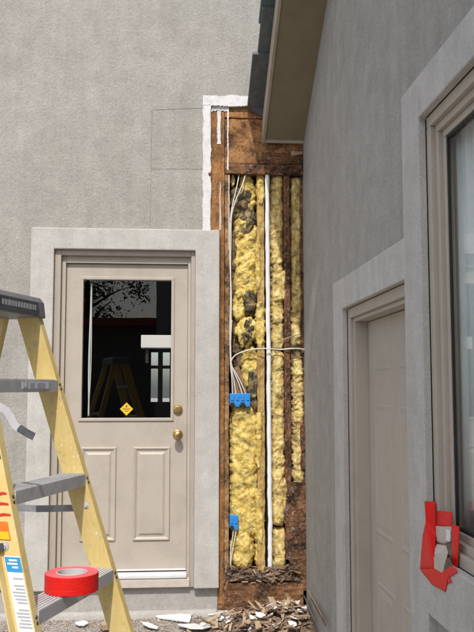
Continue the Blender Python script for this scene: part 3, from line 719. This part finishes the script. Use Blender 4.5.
tag(cto, 'pale greenish curtain hanging behind the window glass of the shaded wall', 'curtain')

# roof of the wing: soffit, rake board, flashing and shingles
XF = onY(262, 145).x
roof = MB(); 
def zs(y): return ZE + SLOPE*((WY - y) if y > YR else (WY - YR) - (YR - y))
YE2 = YE - .25
roof.prism([(XF + .022, WY - .03, zs(WY - .03) + .022), (XF + .022, YR, zs(YR) + .022), (XF + .022, YE2, zs(YE2) + .022), (XF + .022, YE2, zs(YE2) + .17), (XF + .022, YR, zs(YR) + .17), (XF + .022, WY - .03, zs(WY - .03) + .17)], (4.3, 0, 0))
roof = roof.build('roof', 'fascia_paint', gar)
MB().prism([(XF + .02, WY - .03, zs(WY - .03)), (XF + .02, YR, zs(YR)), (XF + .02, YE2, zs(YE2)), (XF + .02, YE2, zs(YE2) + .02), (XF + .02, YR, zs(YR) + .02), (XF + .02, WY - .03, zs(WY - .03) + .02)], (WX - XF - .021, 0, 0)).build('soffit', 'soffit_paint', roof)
MB().prism([(XF, WY - .012, zs(WY - .012) - .008), (XF, YR, zs(YR) - .008), (XF, YE2, zs(YE2) - .008), (XF, YE2, zs(YE2) + .15), (XF, YR, zs(YR) + .15), (XF, WY - .012, zs(WY - .012) + .15)], (.0195, 0, 0)).build('rake_board', 'fascia_paint', roof, bevel=.002)
MB().box(XF + .02, WX - .001, WY - .0295, WY - .012, zs(WY) + .002, zs(WY) + .05).build('end_trim', 'fascia_paint', roof, bevel=.002)
n1 = Vector((0, SLOPE, 1)).normalized(); t1 = Vector((0, -1, SLOPE)).normalized()
shm = None; k_ = 0
for side in (0, 1):
    nn = n1 if side == 0 else Vector((0, -n1.y, n1.z)); tt = t1 if side == 0 else Vector((0, 1, SLOPE)).normalized()
    for r_ in range(8):
        for c_ in range(14):
            if shm is None:
                o = MB().obox((0,0,0), (.152, 0, 0), (0, .22, 0), (0, 0, .014)).build('shingle', 'shingle', None, bevel=.003); shm = o
                shmesh = o.data
            else:
                o = bpy.data.objects.new('shingle', shmesh); COL.objects.link(o)
                bv = o.modifiers.new('bevel', 'BEVEL'); bv.width = .003
            base = Vector((0, WY - .06, zs(WY - .06) + .172)) if side == 0 else Vector((0, YE2 - .02, zs(YE2) + .16))
            s_ = .20 + .315*r_
            jx = rc.uniform(-.022, .015) if c_ == 0 else 0
            off = c_*.310 + (.155 if r_ % 2 and c_ > 0 else 0)
            pos = base + tt*s_ + nn*.045 + Vector((XF - .080 + .152 + off + jx, 0, 0))
            lift = .075 + rc.uniform(-.01, .01)
            ty = tt*math.cos(lift) - nn*math.sin(lift); tn = nn*math.cos(lift) + tt*math.sin(lift)
            X_ = Vector((1,0,0)); mt = Matrix((( X_.x, ty.x, tn.x, pos.x), (X_.y, ty.y, tn.y, pos.y), (X_.z, ty.z, tn.z, pos.z), (0,0,0,1)))
            if side == 1: mt = Matrix(((-X_.x, ty.x, tn.x, pos.x), (-X_.y, ty.y, tn.y, pos.y), (-X_.z, ty.z, tn.z, pos.z), (0,0,0,1)))
            o.matrix_world = mt; loc, rot, scl = mt.decompose(); o.location = loc; o.rotation_euler = rot.to_euler()
            o.parent = roof; k_ += 1
a_ = onY(252, 108, WY - .02); b_ = onY(262, 84, WY - .02)
MB().prism([onY(251.5, 110, WY - .03), onY(263, 116, WY - .03), onY(264, 78, WY - .03), onY(257, 80, WY - .03), onY(252.5, 96, WY - .03)], (0, .026, 0)).build('flashing', 'flashing', roof, bevel=.002)

# broken casing corner and red tape: a rotten, swollen chunk of casing stands nearly flush with the band
XB = .8635
def strip_poly(name, mat, P_, seed, amp=1.0, parent=None):
    # thin piece over the given outline (px, py, plane), with a fine grid that is wrinkled a little
    import bmesh
    P_ = [onX(*p) for p in P_]
    bm = bmesh.new(); vs_ = [bm.verts.new(p) for p in P_]; f_ = bm.faces.new(vs_); bmesh.ops.triangulate(bm, faces=[f_])
    bmesh.ops.subdivide_edges(bm, edges=bm.edges[:], cuts=7, use_grid_fill=True)
    bmesh.ops.triangulate(bm, faces=bm.faces[:])
    for v in bm.verts:
        q = v.co*60 + Vector((seed, 0, 0)); v.co.x -= amp*(.0016*abs(noise.noise(q)) + .0010*abs(noise.noise(q*2.3)))
    bmesh.ops.recalc_face_normals(bm, faces=bm.faces[:])
    me = bpy.data.meshes.new(name); bm.to_mesh(me); bm.free(); me.materials.append(M[mat]); me.shade_smooth()
    o = bpy.data.objects.new(name, me); COL.objects.link(o); md = o.modifiers.new('solid', 'SOLIDIFY'); md.thickness = .0008
    if parent is not None: par(o, parent)
    return o
XF_ = XS - .0012
strip_poly('broken_casing', 'exposed_wood', ((435, 526, XB), (452, 525.5, XB), (451.6, 540.5, XB), (444.5, 543.8, XB), (435, 541.6, XB)), 11, 1.5, win)
strip_poly('broken_casing', 'exposed_wood', ((435, 543.2, XB), (446.5, 545.5, XB), (448.3, 553, XB), (446.8, 559, XF_), (435, 553.5, XF_)), 12, 1.5, win)
strip_poly('broken_casing', 'exposed_wood', ((435, 553.3, XF_), (446.8, 558.8, XF_), (445, 566, XF_), (443, 574, XF_), (434, 570.5, XF_)), 15, 1.0, win)
strip_poly('rot_gap', 'rot_crumb', ((446.5, 559, XF_), (450, 557, XF_), (453, 567, XF_), (443, 574, XF_)), 16, 1.0, win)
strip_poly('rot_gap', 'rot_crumb', ((435, 540, XB + .002), (452.5, 539, XB + .002), (453, 567.5, XB + .002), (443, 573.5, XF_ + .001), (440, 560, XB)), 13, 2.0, win)
strip_poly('paint_flake', 'white_paint', ((446.5, 529, XB - .002), (450.8, 531, XB - .004), (450.4, 542, XB - .003), (446, 541, XB - .002)), 14, .5, win)
def tape(label, P_, seed): return tag(strip_poly('red_tape', 'red_tape', P_, seed), label, 'tape', 'red tape strips round the broken window casing')
tape('long upright red tape strip left of the broken window casing', ((424.8, 501.3, XF_), (435.7, 501.8, XB), (436.2, 535, XB - .001), (435.2, 569.8, XF_), (420.2, 569.8, XF_), (423, 535, XF_), (426, 522, XF_)), 1)
tape('small square of red tape above the broken window casing', ((437, 510.5, XB), (452.3, 512.3, XB), (451.9, 526.5, XB - .001), (437, 525.7, XB - .001)), 2)
tape('narrow upright red tape strip right of the broken window casing', ((451.8, 524, XB - .002), (459.6, 526.5, XB), (458.4, 542, XB), (457.8, 571.3, XB - .002), (452, 568, XB - .002)), 3)
tape('short red tape end crossing the sill below the right tape strip', ((440, 574, XF_ - .0005), (451.5, 566, XF_ - .0005), (458, 570.5, XF_ - .0005), (457.5, 572.5, XF_ - .0005), (448.3, 578, XF_ - .0005)), 6)
tape('red tape strip folded under the bottom of the broken window casing', ((420, 569, XF_ - .001), (435, 568.6, XF_ - .001), (442, 573.2, XF_ - .001), (450, 574.6, XF_ - .001), (448.5, 576.4, XF_ - .001), (452.6, 582.2, XF_), (447.4, 584, XF_), (445.7, 591.8, XF_), (432.6, 584.8, XF_)), 4)

# ================================================================== STEPLADDER
LX, LYc, PH, LEAN, FL, HW, Z5 = -.449, 2.503, .327, .300, .089, .195, 1.525
U = Vector((math.sin(PH), math.cos(PH), 0)); Nn = Vector((math.cos(PH), -math.sin(PH), 0)); ZV = Vector((0, 0, 1))
L0 = Vector((LX, LYc, 0))
def LP(n_, u_, z): return L0 + Nn*n_ + U*u_ + ZV*z
def front(z): return LEAN*(Z5 - z)            # front-edge offset along n
def half(z): return HW + FL*(Z5 - z)          # inner face of the rails
lad = thing('stepladder', LP(.2, 0, 0), 'yellow fibreglass stepladder with grey steps and top cap standing before the entry door', 'ladder')
RW, FLG, TK = .078, .030, .004                # rail web width, flange, thickness
def rail(side, rear, name):
    """C-channel; web next to the steps, flanges turned outwards"""
    m_ = MB(); zt, zb = Z5 + .235, .012
    sec = lambda z: None
    prof = [(0,0),(0,FLG),(-TK,FLG),(-TK,TK),(-RW+TK,TK),(-RW+TK,FLG),(-RW,FLG),(-RW,0)]
    rings = []
    for z in (zb, zt):
        if not rear: n0 = front(z); h = half(z)
        else: n0 = -.168 - .27*(Z5 + .25 - z) + .0; h = half(z) - .012
        rings.append([LP(n0 + (a if not rear else a*.62), side*(h + b), z) for a, b in prof])
    m_.add(rings[0] + rings[1], [(i, (i+1) % 8, 8+(i+1) % 8, 8+i) for i in range(8)] + [tuple(range(8)), tuple(range(8, 16))])
    return m_.build(name, 'fibreglass', lad, bevel=.0012)
rails = {(s_, r_): rail(s_, r_, 'rear_rail' if r_ else 'front_rail') for s_ in (1, -1) for r_ in (False, True)}
for (s_, r_), o in rails.items():
    z = .012; n0 = front(z) if not r_ else -.168 - .27*(Z5 + .25 - z)
    P_ = LP(n0 - (.039 if not r_ else .024), s_*(half(z) + .012), .018)
    MB().obox(P_, Nn*(.046 if not r_ else .03), U*.022, ZV*.018).build('foot', 'black_rubber', o, bevel=.003)
# steps: tread with ribs, front and rear lip
for k in range(1, 6):
    z = Z5 - (5-k)*.305; n0 = front(z); h = half(z) - .0006
    st = MB().obox(LP(n0 - .036, 0, z - .002), Nn*.040, U*h, ZV*.002)
    lf = .036
    st.obox(LP(n0 + .0035, 0, z - .002 - lf/2), Nn*.0015, U*h, ZV*(lf/2)); st.obox(LP(n0 - .0735, 0, z - .014), Nn*.0015, U*h, ZV*.010)
    for q in range(6): st.obox(LP(n0 - .066 + q*.012, 0, z + .0012), Nn*.0025, U*h, ZV*.0012)
    sto = st.build('step', 'step_metal', lad)
    # gusset plates and rivets at both ends
    for s_ in (1, -1):
        for q in (-.010, -.024):
            p = LP(front(z+q) + .0005, s_*(half(z+q) + .013), z + q - .004)
            MB().lathe(p, Nn, [(.0055,0),(.005,.0022),(.002,.0035),(.0004,.0036)], 10).build('rivet', 'dark_steel', rails[(s_, False)])
# braces under the lowest step
for s_ in (1, -1):
    z = Z5 - 4*.305
    MB().tube([LP(front(z) - .03, s_*(half(z) - .16), z - .006), LP(front(z - .17) - .03, s_*(half(z - .17) - .002), z - .17)], .008, 8).build('brace', 'aluminium', lad)
for z in (.25, .75, 1.25):
    n0 = -.168 - .27*(Z5 + .25 - z)
    MB().obox(LP(n0 - .024, 0, z), Nn*.003, U*(half(z) - .013), ZV*.016).build('rear_crossbar', 'aluminium', lad)
# cap: tray with tapered ends and recessed side panel
zc = Z5 + .207; ch = .068
cap = MB(); e0 = half(zc) + .036; CF = front(zc) + .010
for z, gx, gu in ((zc, .0, .0), (zc + ch*.75, -.004, -.006), (zc + ch, -.014, -.016)):
    cap.v += [LP(-.235 - gx, -(e0 + gu), z), LP(CF + gx, -(e0 + gu), z), LP(CF + gx, e0 + gu, z), LP(-.235 - gx, e0 + gu, z)]
cap.f = [(3,2,1,0), (8,9,10,11)] + [(4*k+i, 4*k+(i+1) % 4, 4*k+4+(i+1) % 4, 4*k+4+i) for k in (0,1) for i in range(4)]
capo = cap.build('top_cap', 'grey_plastic', lad, bevel=.004)
MB().obox(LP(CF + .0002, .03, zc + .028), Nn*.0012, U*.125, ZV*.020).build('cap_plate', 'dark_steel', capo, bevel=.001)
pr = MB(); rr = random.Random(11)
u_ = -.07
while u_ < .14:
    l = rr.uniform(.006, .018); pr.obox(LP(CF + .0017, u_ + l/2, zc + .030), Nn*.0003, U*(l/2), ZV*.0085); u_ += l + .006
pr.build('cap_lettering', 'print_grey', capo)
# spreaders
def flat_bar(pts, wd, th, nrm): 
    m_ = MB(); nrm = Vector(nrm).normalized()
    for a_, b_ in zip(pts[:-1], pts[1:]):
        a_, b_ = Vector(a_), Vector(b_); d = (b_ - a_); l = d.length/2; d.normalize(); s2 = d.cross(nrm)
        m_.obox((a_+b_)/2, d*(l + wd*.3), s2*wd, nrm*th)
    return m_
zsn = Z5 - .305 - .115
uS = half(zsn) + .036
pA = LP(front(zsn) - .03, uS, zsn); pB = LP(-.10 - .27*(.25 + .4) - .02, uS, zsn - .01); pM = (pA + pB)/2 - ZV*.006
sp = flat_bar([pA, pM], .011, .0015, U).build('spreader', 'dark_steel', lad); flat_bar([pM + U*.004, pB + U*.004], .011, .0015, U).build('spreader_link', 'aluminium', lad)
pb = onZ(90, 519, zsn); MB().lathe(LP(front(zsn) - .03, half(zsn) - .0005, zsn + .012), -U, [(.010,0),(.010,.0015),(.006,.002),(.0055,.005),(.0004,.0052)], 14).build('bolt', 'step_metal', rails[(1, False)])
zn = Z5 - .61 + .158
MB().lathe(LP(front(zn) - .060, -(half(zn) + TK), zn), -U, [(.014,0),(.014,.002),(.008,.003),(.007,.006),(.0004,.0062)], 16).build('bolt', 'step_metal', rails[(-1, False)])
pA = LP(front(zn) - .060, -(half(zn) + .016), zn); pB = LP(-.35, -(half(zn) + .020), zn - .02)
flat_bar([pA, pB], .011, .0015, U).build('spreader', 'dark_steel', lad)
# bent tool hook swung out from the near rail
dH = 2.28
def onD(px, py, Y): return onY(px, py, Y)
h0, h1, h2, h3 = onY(-14, 400, dH), onY(4, 409, dH), onY(15, 425, dH), onY(33, 436, dH)
def strip(P_, wd, th):
    m_ = MB(); P_ = [Vector(p) for p in P_]
    for i, p in enumerate(P_):
        d = (P_[min(i+1, len(P_)-1)] - P_[max(i-1, 0)]).normalized(); s2 = d.cross(Vector((0,-1,0))); k = wd*(1 if 0 < i < len(P_)-1 else .6)
        m_.v += [p + s2*k + Vector((0,-th,0)), p - s2*k + Vector((0,-th,0)), p - s2*k + Vector((0,th,0)), p + s2*k + Vector((0,th,0))]
    n_ = len(P_)
    m_.f = [(4*i+j, 4*i+(j+1) % 4, 4*i+4+(j+1) % 4, 4*i+4+j) for i in range(n_-1) for j in range(4)] + [(0,1,2,3), (4*n_-4, 4*n_-3, 4*n_-2, 4*n_-1)]
    return m_
strip(spline([h0, h1, onY(10, 416, dH), h2, onY(20, 429, dH)], 6), .0105, .0018).build('hook', 'step_metal', lad)
strip(spline([onY(18.5, 427.5, dH - .004), onY(26, 432.5, dH - .004), h3 + Vector((0,-.004,0)), onY(34, 436.7, dH - .004)], 6), .0105, .0022).build('hook_grip', 'dark_steel', lad)
# stickers: step label, rail label, warning decal, marker strokes
z = Z5; 
MB().obox(LP(.0056, .045, z - .017), Nn*.0004, U*.085, ZV*.0105).build('step_label', 'label_white', lad)
pr = MB().obox(LP(.0064, -.02, z - .017), Nn*.0003, U*.013, ZV*.009)
for q in range(3):
    pr.obox(LP(.0064, .022, z - .011 - q*.006), Nn*.0003, U*.014, ZV*.0014); pr.obox(LP(.0064, .078, z - .011 - q*.006), Nn*.0003, U*.026, ZV*.0016)
pr.build('label_print', 'print_grey', lad)
pr = MB().lathe(LP(.0070, -.02, z - .017), Nn, [(.008,0),(.008,.0004),(.0004,.0005)], 16); pr.build('label_emblem', 'label_white', lad)
def on_web(nf, z, du=0.0): return LP(front(z) - nf, -(half(z) + TK*.0 + .0008 + du) , z)
def web_quad(name, mat, n0, n1, z0, z1, du=0.0):
    return MB().prism([on_web(n0, z0, du), on_web(n1, z0, du), on_web(n1, z1, du), on_web(n0, z1, du)], -U*.0005).build(name, mat, lad)
zl = Z5 - .61 + .135
# (the near rail's web shows its outer face)
def wq(name, mat, n0, n1, z0, z1, d=0): return web_quad(name, mat, n0, n1, z0, z1, TK + d)
wq('rail_label', 'label_white', .016, .066, zl - .30, zl); wq('rail_label_header', 'label_blue', .018, .064, zl - .040, zl - .003, .0012)
pr = MB(); rr = random.Random(4); zq = zl - .058
while zq > zl - .28:
    a0, a1 = .021, .021 + rr.uniform(.026, .039)
    P_ = [on_web(a0, zq, TK + .0012), on_web(a1, zq, TK + .0012), on_web(a1, zq + .003, TK + .0012), on_web(a0, zq + .003, TK + .0012)]
    pr.prism(P_, -U*.0004); zq -= .0085 if rr.random() > .15 else .018
pr.build('label_print', 'print_grey', lad)
P_ = MB()
for q, (zz_, l) in enumerate(((zl - .013, .024), (zl - .022, .030), (zl - .031, .018))):
    P_.prism([on_web(.028, zz_, TK + .0024), on_web(.028 + l, zz_, TK + .0024), on_web(.028 + l, zz_ + .005, TK + .0024), on_web(.028, zz_ + .005, TK + .0024)], -U*.0003)
P_.build('label_print', 'label_white', lad)
wq('warning_decal', 'label_orange', .036, .070, zl + .040, zl + .088); wq('warning_decal', 'label_yellow', .038, .068, zl + .042, zl + .062, .0012)
ms = MB()
for (z0_, l, tl) in ((zl + .160, .030, .006), (zl + .132, .038, .002), (zl + .104, .046, .005)):
    ms.prism([on_web(.022, z0_, TK), on_web(.022 + l*.5, z0_ - tl*.2, TK), on_web(.022 + l, z0_ - tl, TK), on_web(.022 + l*1.02, z0_ + .006 - tl, TK), on_web(.022 + l*.5, z0_ + .0075 - tl*.2, TK), on_web(.023, z0_ + .005, TK)], -U*.0004)
ms.build('marker_stroke', 'red_marker', lad)
wq('black_label', 'black_rubber', .014, .062, zl + .255, zl + .318)

# ================================================================== TAPE ROLL on the third step
zt = Z5 - .61 + .0026
tcn = onZ(71.5, 590, zt)
tr_ = thing('tape_roll', tcn, 'roll of red duct tape lying flat on the lowest visible ladder step', 'tape roll')
RO, RI, HT = .077, .041, .051
MB().lathe(tcn, ZV, [(RO-.001,.0),(RO,.0012),(RO,.014),(RO-.0003,.0146),(RO-.0001,.0154),(RO-.0001,.036),(RO-.0003,.0364),(RO,.0370),(RO,HT-.0012),(RO-.001,HT)], 96).build('tape_side', 'red_tape', tr_)
MB().lathe(tcn, ZV, [(RO-.001,HT)] + [(RO-.001-(RO-RI-.004)*q/18, HT - .0003 - .0007*(q % 3 == 1) - .0004*(q % 5 == 2)) for q in range(1, 19)] + [(RI+.003,.0006),(RO-.001,0)], 64).build('tape_face', 'tape_edge', tr_)
MB().lathe(tcn, ZV, [(RI+.003,0),(RI+.003,HT+.001),(RI,HT+.001),(RI,0)], 56, True).build('paper_core', 'core_paper', tr_)

# ================================================================== DEBRIS
rd = random.Random(21)
def shard(name, mat, c, size, th, seed, label, cat, group=None, tilt=.25, el=1.0):
    r0 = random.Random(seed); n_ = r0.randint(5, 7); A = sorted(r0.uniform(0, 2*math.pi) for _ in range(n_))
    A = [2*math.pi*(i + r0.uniform(-.3, .3))/n_ for i in range(n_)]
    rot = Matrix.Rotation(r0.uniform(0, 6.28), 3, 'Z') @ Matrix.Rotation(r0.uniform(-tilt, tilt), 3, 'X') @ Matrix.Rotation(r0.uniform(-tilt, tilt), 3, 'Y')
    c = Vector(c); P_ = [c + rot @ Vector((math.cos(a)*size*el*r0.uniform(.7, 1.15), math.sin(a)*size*r0.uniform(.55, 1.0), 0)) for a in A]
    o = MB().prism(P_, rot @ Vector((0, 0, th))).build(name, mat, None, bevel=min(.002, th*.2))
    return tag(o, label, cat, group)
GZ = .045
whites = [((172, 617), .085, 'long white stucco shard lying on the gravel below the door surround', 2.0),
          ((198, 627), .105, 'large flat white stucco shard at the bottom edge left of the debris heap', 1.5),
          ((228, 620), .065, 'white stucco shard at the left foot of the debris heap', 1.6),
          ((82, 624), .040, 'small white scrap on the gravel between the ladder rails', 1.3),
          ((190, 615), .040, 'small white stucco chip against the footing ledge', 1.4),
          ((217, 614), .040, 'thin white chip leaning below the brown rim board', 1.6),
          ((301, 609), .045, 'white paper scrap on top of the debris heap', 1.2),
          ((245, 628), .050, 'white shard at the bottom edge in front of the debris heap', 1.5),
          ((150, 626), .045, 'small white shard nearest the ladder right rail on the gravel', 1.5)]
for i, ((px, py), s_, lb, el) in enumerate(whites):
    z = GZ + .012 if i != 6 else .12
    shard('stucco_shard', 'white_foam', onZ(px, py, z), s_, .010, 30+i, lb, 'shard', None, .16 if i != 6 else .7, el)
tag(MB().obox(onZ(111, 625, GZ + .03), Vector((.055, .02, .003)), Vector((-.012, .03, 0)), Vector((0, 0, .016))).build('wood_scrap', 'chip_light', bevel=.002), 'pale wood offcut on the gravel right of the ladder rail', 'wood scrap')
def heap(x, y):
    return GZ + .075*math.exp(-((x - .74)/.20)**2 - ((y - 5.12)/.26)**2) + .05*math.exp(-((x - .45)/.25)**2 - ((y - 5.05)/.25)**2)
hp = MB(); n_ = 60
for j in range(n_+1):
    for i in range(n_+1):
        x = .05 + .80*i/n_; y = 4.35 + .91*j/n_
        e = min(1, min(i, n_-i, j*1.0)/6)
        hh = heap(x, y) - GZ; g0 = .045*max(0, min(1, (y-4.3)/.9))
        z = g0 - .014 + hh + .035*fbm(Vector((x*13, y*13, 3)))*e*min(1, hh/.03)
        hp.v.append(Vector((x, y, z)))
hp.f = [(j*(n_+1)+i, j*(n_+1)+i+1, (j+1)*(n_+1)+i+1, (j+1)*(n_+1)+i) for j in range(n_) for i in range(n_)]
tag(hp.build('debris_heap', 'rot_crumb'), 'heap of crumbled rotten wood below the stripped corner', 'debris', kind='stuff')
for i in range(190):
    while True:
        x = rd.gauss(.66, .20); y = rd.gauss(5.05, .14)
        if -.05 < x < .83 and 4.5 < y < 5.23: break
    bg_ = i < 46; l = rd.uniform(.035, .085) if bg_ else rd.uniform(.015, .05); wd = rd.uniform(.009, .024) if bg_ else rd.uniform(.003, .010); th = rd.uniform(.002, .008)
    rot = Matrix.Rotation(rd.uniform(0, 6.28), 3, 'Z') @ Matrix.Rotation(rd.uniform(-.6, .6), 3, 'Y') @ Matrix.Rotation(rd.uniform(-.6, .6), 3, 'X')
    c = Vector((x, y, heap(x, y) - (0 if y > 5 else GZ - .045*max(0, min(1, (y-4.3)/.9))) + .008 + l*.12))
    c.x = min(c.x, WX - .02 - l)
    P_ = [c + rot @ Vector(v) for v in ((-l, -wd*rd.uniform(.4,1), 0), (l*rd.uniform(.6,1), -wd, 0), (l, wd*rd.uniform(.2,.9), 0), (-l*rd.uniform(.3,.8), wd, 0))]
    light = rd.random() < .6
    where = 'at the left foot of the debris heap' if c.x < .48 else ('on the crest of the debris heap' if c.y > 5.08 else 'on the front slope of the debris heap') if c.x > .62 else 'in the middle of the debris heap'
    sz_ = 'large' if bg_ else 'small'
    o = MB().prism(P_, rot @ Vector((0, 0, th))).build('wood_chip', 'chip_light' if light else 'chip_dark')
    tag(o, '%s %s wood chip %s' % (sz_, 'pale splintered' if light else 'dark brown', where), 'wood chip', 'wood chips in the debris heap')
for i in range(26):
    x = rd.gauss(.56, .2); y = rd.uniform(4.85, 5.2); x = min(x, .78)
    o = shard('stucco_chip', 'white_foam', (x, y, heap(x, y) + .018), rd.uniform(.014, .038), .005, 80+i, 'small white chip among the wood chips of the debris heap', 'chip', 'white chips in the debris heap', .6)
# leaning splinters against the shaded wall
for i, (a_, b_) in enumerate((((309, 592), (322, 616)), ((304, 596), (314, 620)), ((312, 600), (325, 624)))):
    p, q = onX(*a_, WX - .008), onX(*b_, WX - .03); d = (q-p).normalized(); s2 = d.cross(Vector((1,0,0))).normalized()
    o = MB().obox((p+q)/2, d*(q-p).length*.55, s2*(.004+.001*i), Vector((.002, 0, 0))).build('wood_splinter', 'chip_dark' if i else 'chip_light')
    tag(o, ('tallest pale splinter leaning on the shaded wall behind the debris heap', 'dark splinter leaning on the shaded wall nearest the stripped corner', 'dark splinter leaning on the shaded wall farthest from the stripped corner')[i], 'splinter', 'splinters leaning on the shaded wall')
# fine crumbs: too many to count
cr = MB()
for i in range(5200):
    x = rd.uniform(-1.4, .84); y = WY - .03 - abs(rd.gauss(0, .26)); s_ = rd.uniform(.002, .0065)*(1.6 if rd.random() < .08 else 1)
    if y < 4.1 or (x > .1 and rd.random() < .75): continue
    z = (heap(x, y) if x > .25 and y > 4.85 else .045*max(0, min(1, (y-4.3)/.9)) + .003) + .004
    a_ = rd.uniform(0, 6.28); ca, sa_ = math.cos(a_)*s_, math.sin(a_)*s_
    cr.add([(x+ca, y+sa_, z), (x-sa_, y+ca, z-.001), (x-ca, y-sa_, z), (x+sa_*.6, y-ca*.8, z-.001), (x, y, z+s_*rd.uniform(.5,1.1))], [(0,1,4),(1,2,4),(2,3,4),(3,0,4),(3,2,1,0)])
tag(cr.build('gravel_crumbs', 'crumb', fix=False), 'fine pale crumbs and gravel scattered along the footing', 'gravel', kind='stuff')

# ================================================================== WORLD BEHIND THE CAMERA (casts the shade, fills the reflections)
blk = thing('added_shade_block', (1.1, -3.6, 0), 'tall stucco block added behind the viewer to shade the side wall', 'house')  # unseen block, walls and roof included, added to keep sun off the garage wall
MB().box(-.28, 2.4, -5.5, -1.75, 0, 10.9).build('wall', 'stucco', blk)
MB().box(-.27, 2.39, -5.49, -1.76, 10.902, 11.1).build('roof', 'fascia_paint', blk)
fh = thing('street_house', (-7, -17, 0), 'low brown house with red roof across the yard', 'house')
MB().box(-16, 6, -20, -13, 0, 3.3).build('wall', 'siding', fh)
MB().prism([(-16.6, -12.4, 3.28), (-16.6, -12.4, 3.50), (-16.6, -16.5, 3.75), (-16.6, -20.6, 3.50), (-16.6, -20.6, 3.28)], (23, 0, 0)).build('roof', 'roof_red', fh)
def tree(x, y, h, r, seed, label):
    e = thing('shade_tree', (x, y, 0), label, 'tree'); r0 = random.Random(seed)
    tk = MB().tube([(x, y, -.1), (x+.1, y, h*.3), (x-.05, y+.1, h*.6), (x, y, h*.9)], [.22, .17, .11, .03], 10)
    for k in range(9):
        a = k*2.4; z = h*(.35 + .05*k); tk.tube([(x, y, z), (x + math.cos(a)*r*.45, y + math.sin(a)*r*.45, z + r*.3), (x + math.cos(a)*r*.8, y + math.sin(a)*r*.8, z + r*.45)], [.07, .045, .012], 6)
    tk.build('trunk', 'bark', e, smooth=True)
    lf = MB()
    cl = [Vector((r0.gauss(0, .5), r0.gauss(0, .5), r0.uniform(-.8, .9))) for _ in range(70)]
    for k in range(4200):
        c_ = cl[r0.randrange(70)]*r + Vector((r0.gauss(0, .28), r0.gauss(0, .28), r0.gauss(0, .25))) + Vector((x, y, h*.68)); s_ = r0.uniform(.05, .11)
        a = Vector((r0.gauss(0,1), r0.gauss(0,1), r0.gauss(0,1))).normalized(); b_ = a.orthogonal().normalized()
        lf.add([c_ - a*s_, c_ + b_*s_*.5, c_ + a*s_, c_ - b_*s_*.5], [(0,1,2,3)])
    lf.build('crown', 'leaf', e, fix=False)
tree(-3.6, -23, 8.0, 2.3, 1, 'leafy tree behind the low brown house'); tree(-9, -24, 9, 2.6, 2, 'taller leafy tree behind the low brown house')
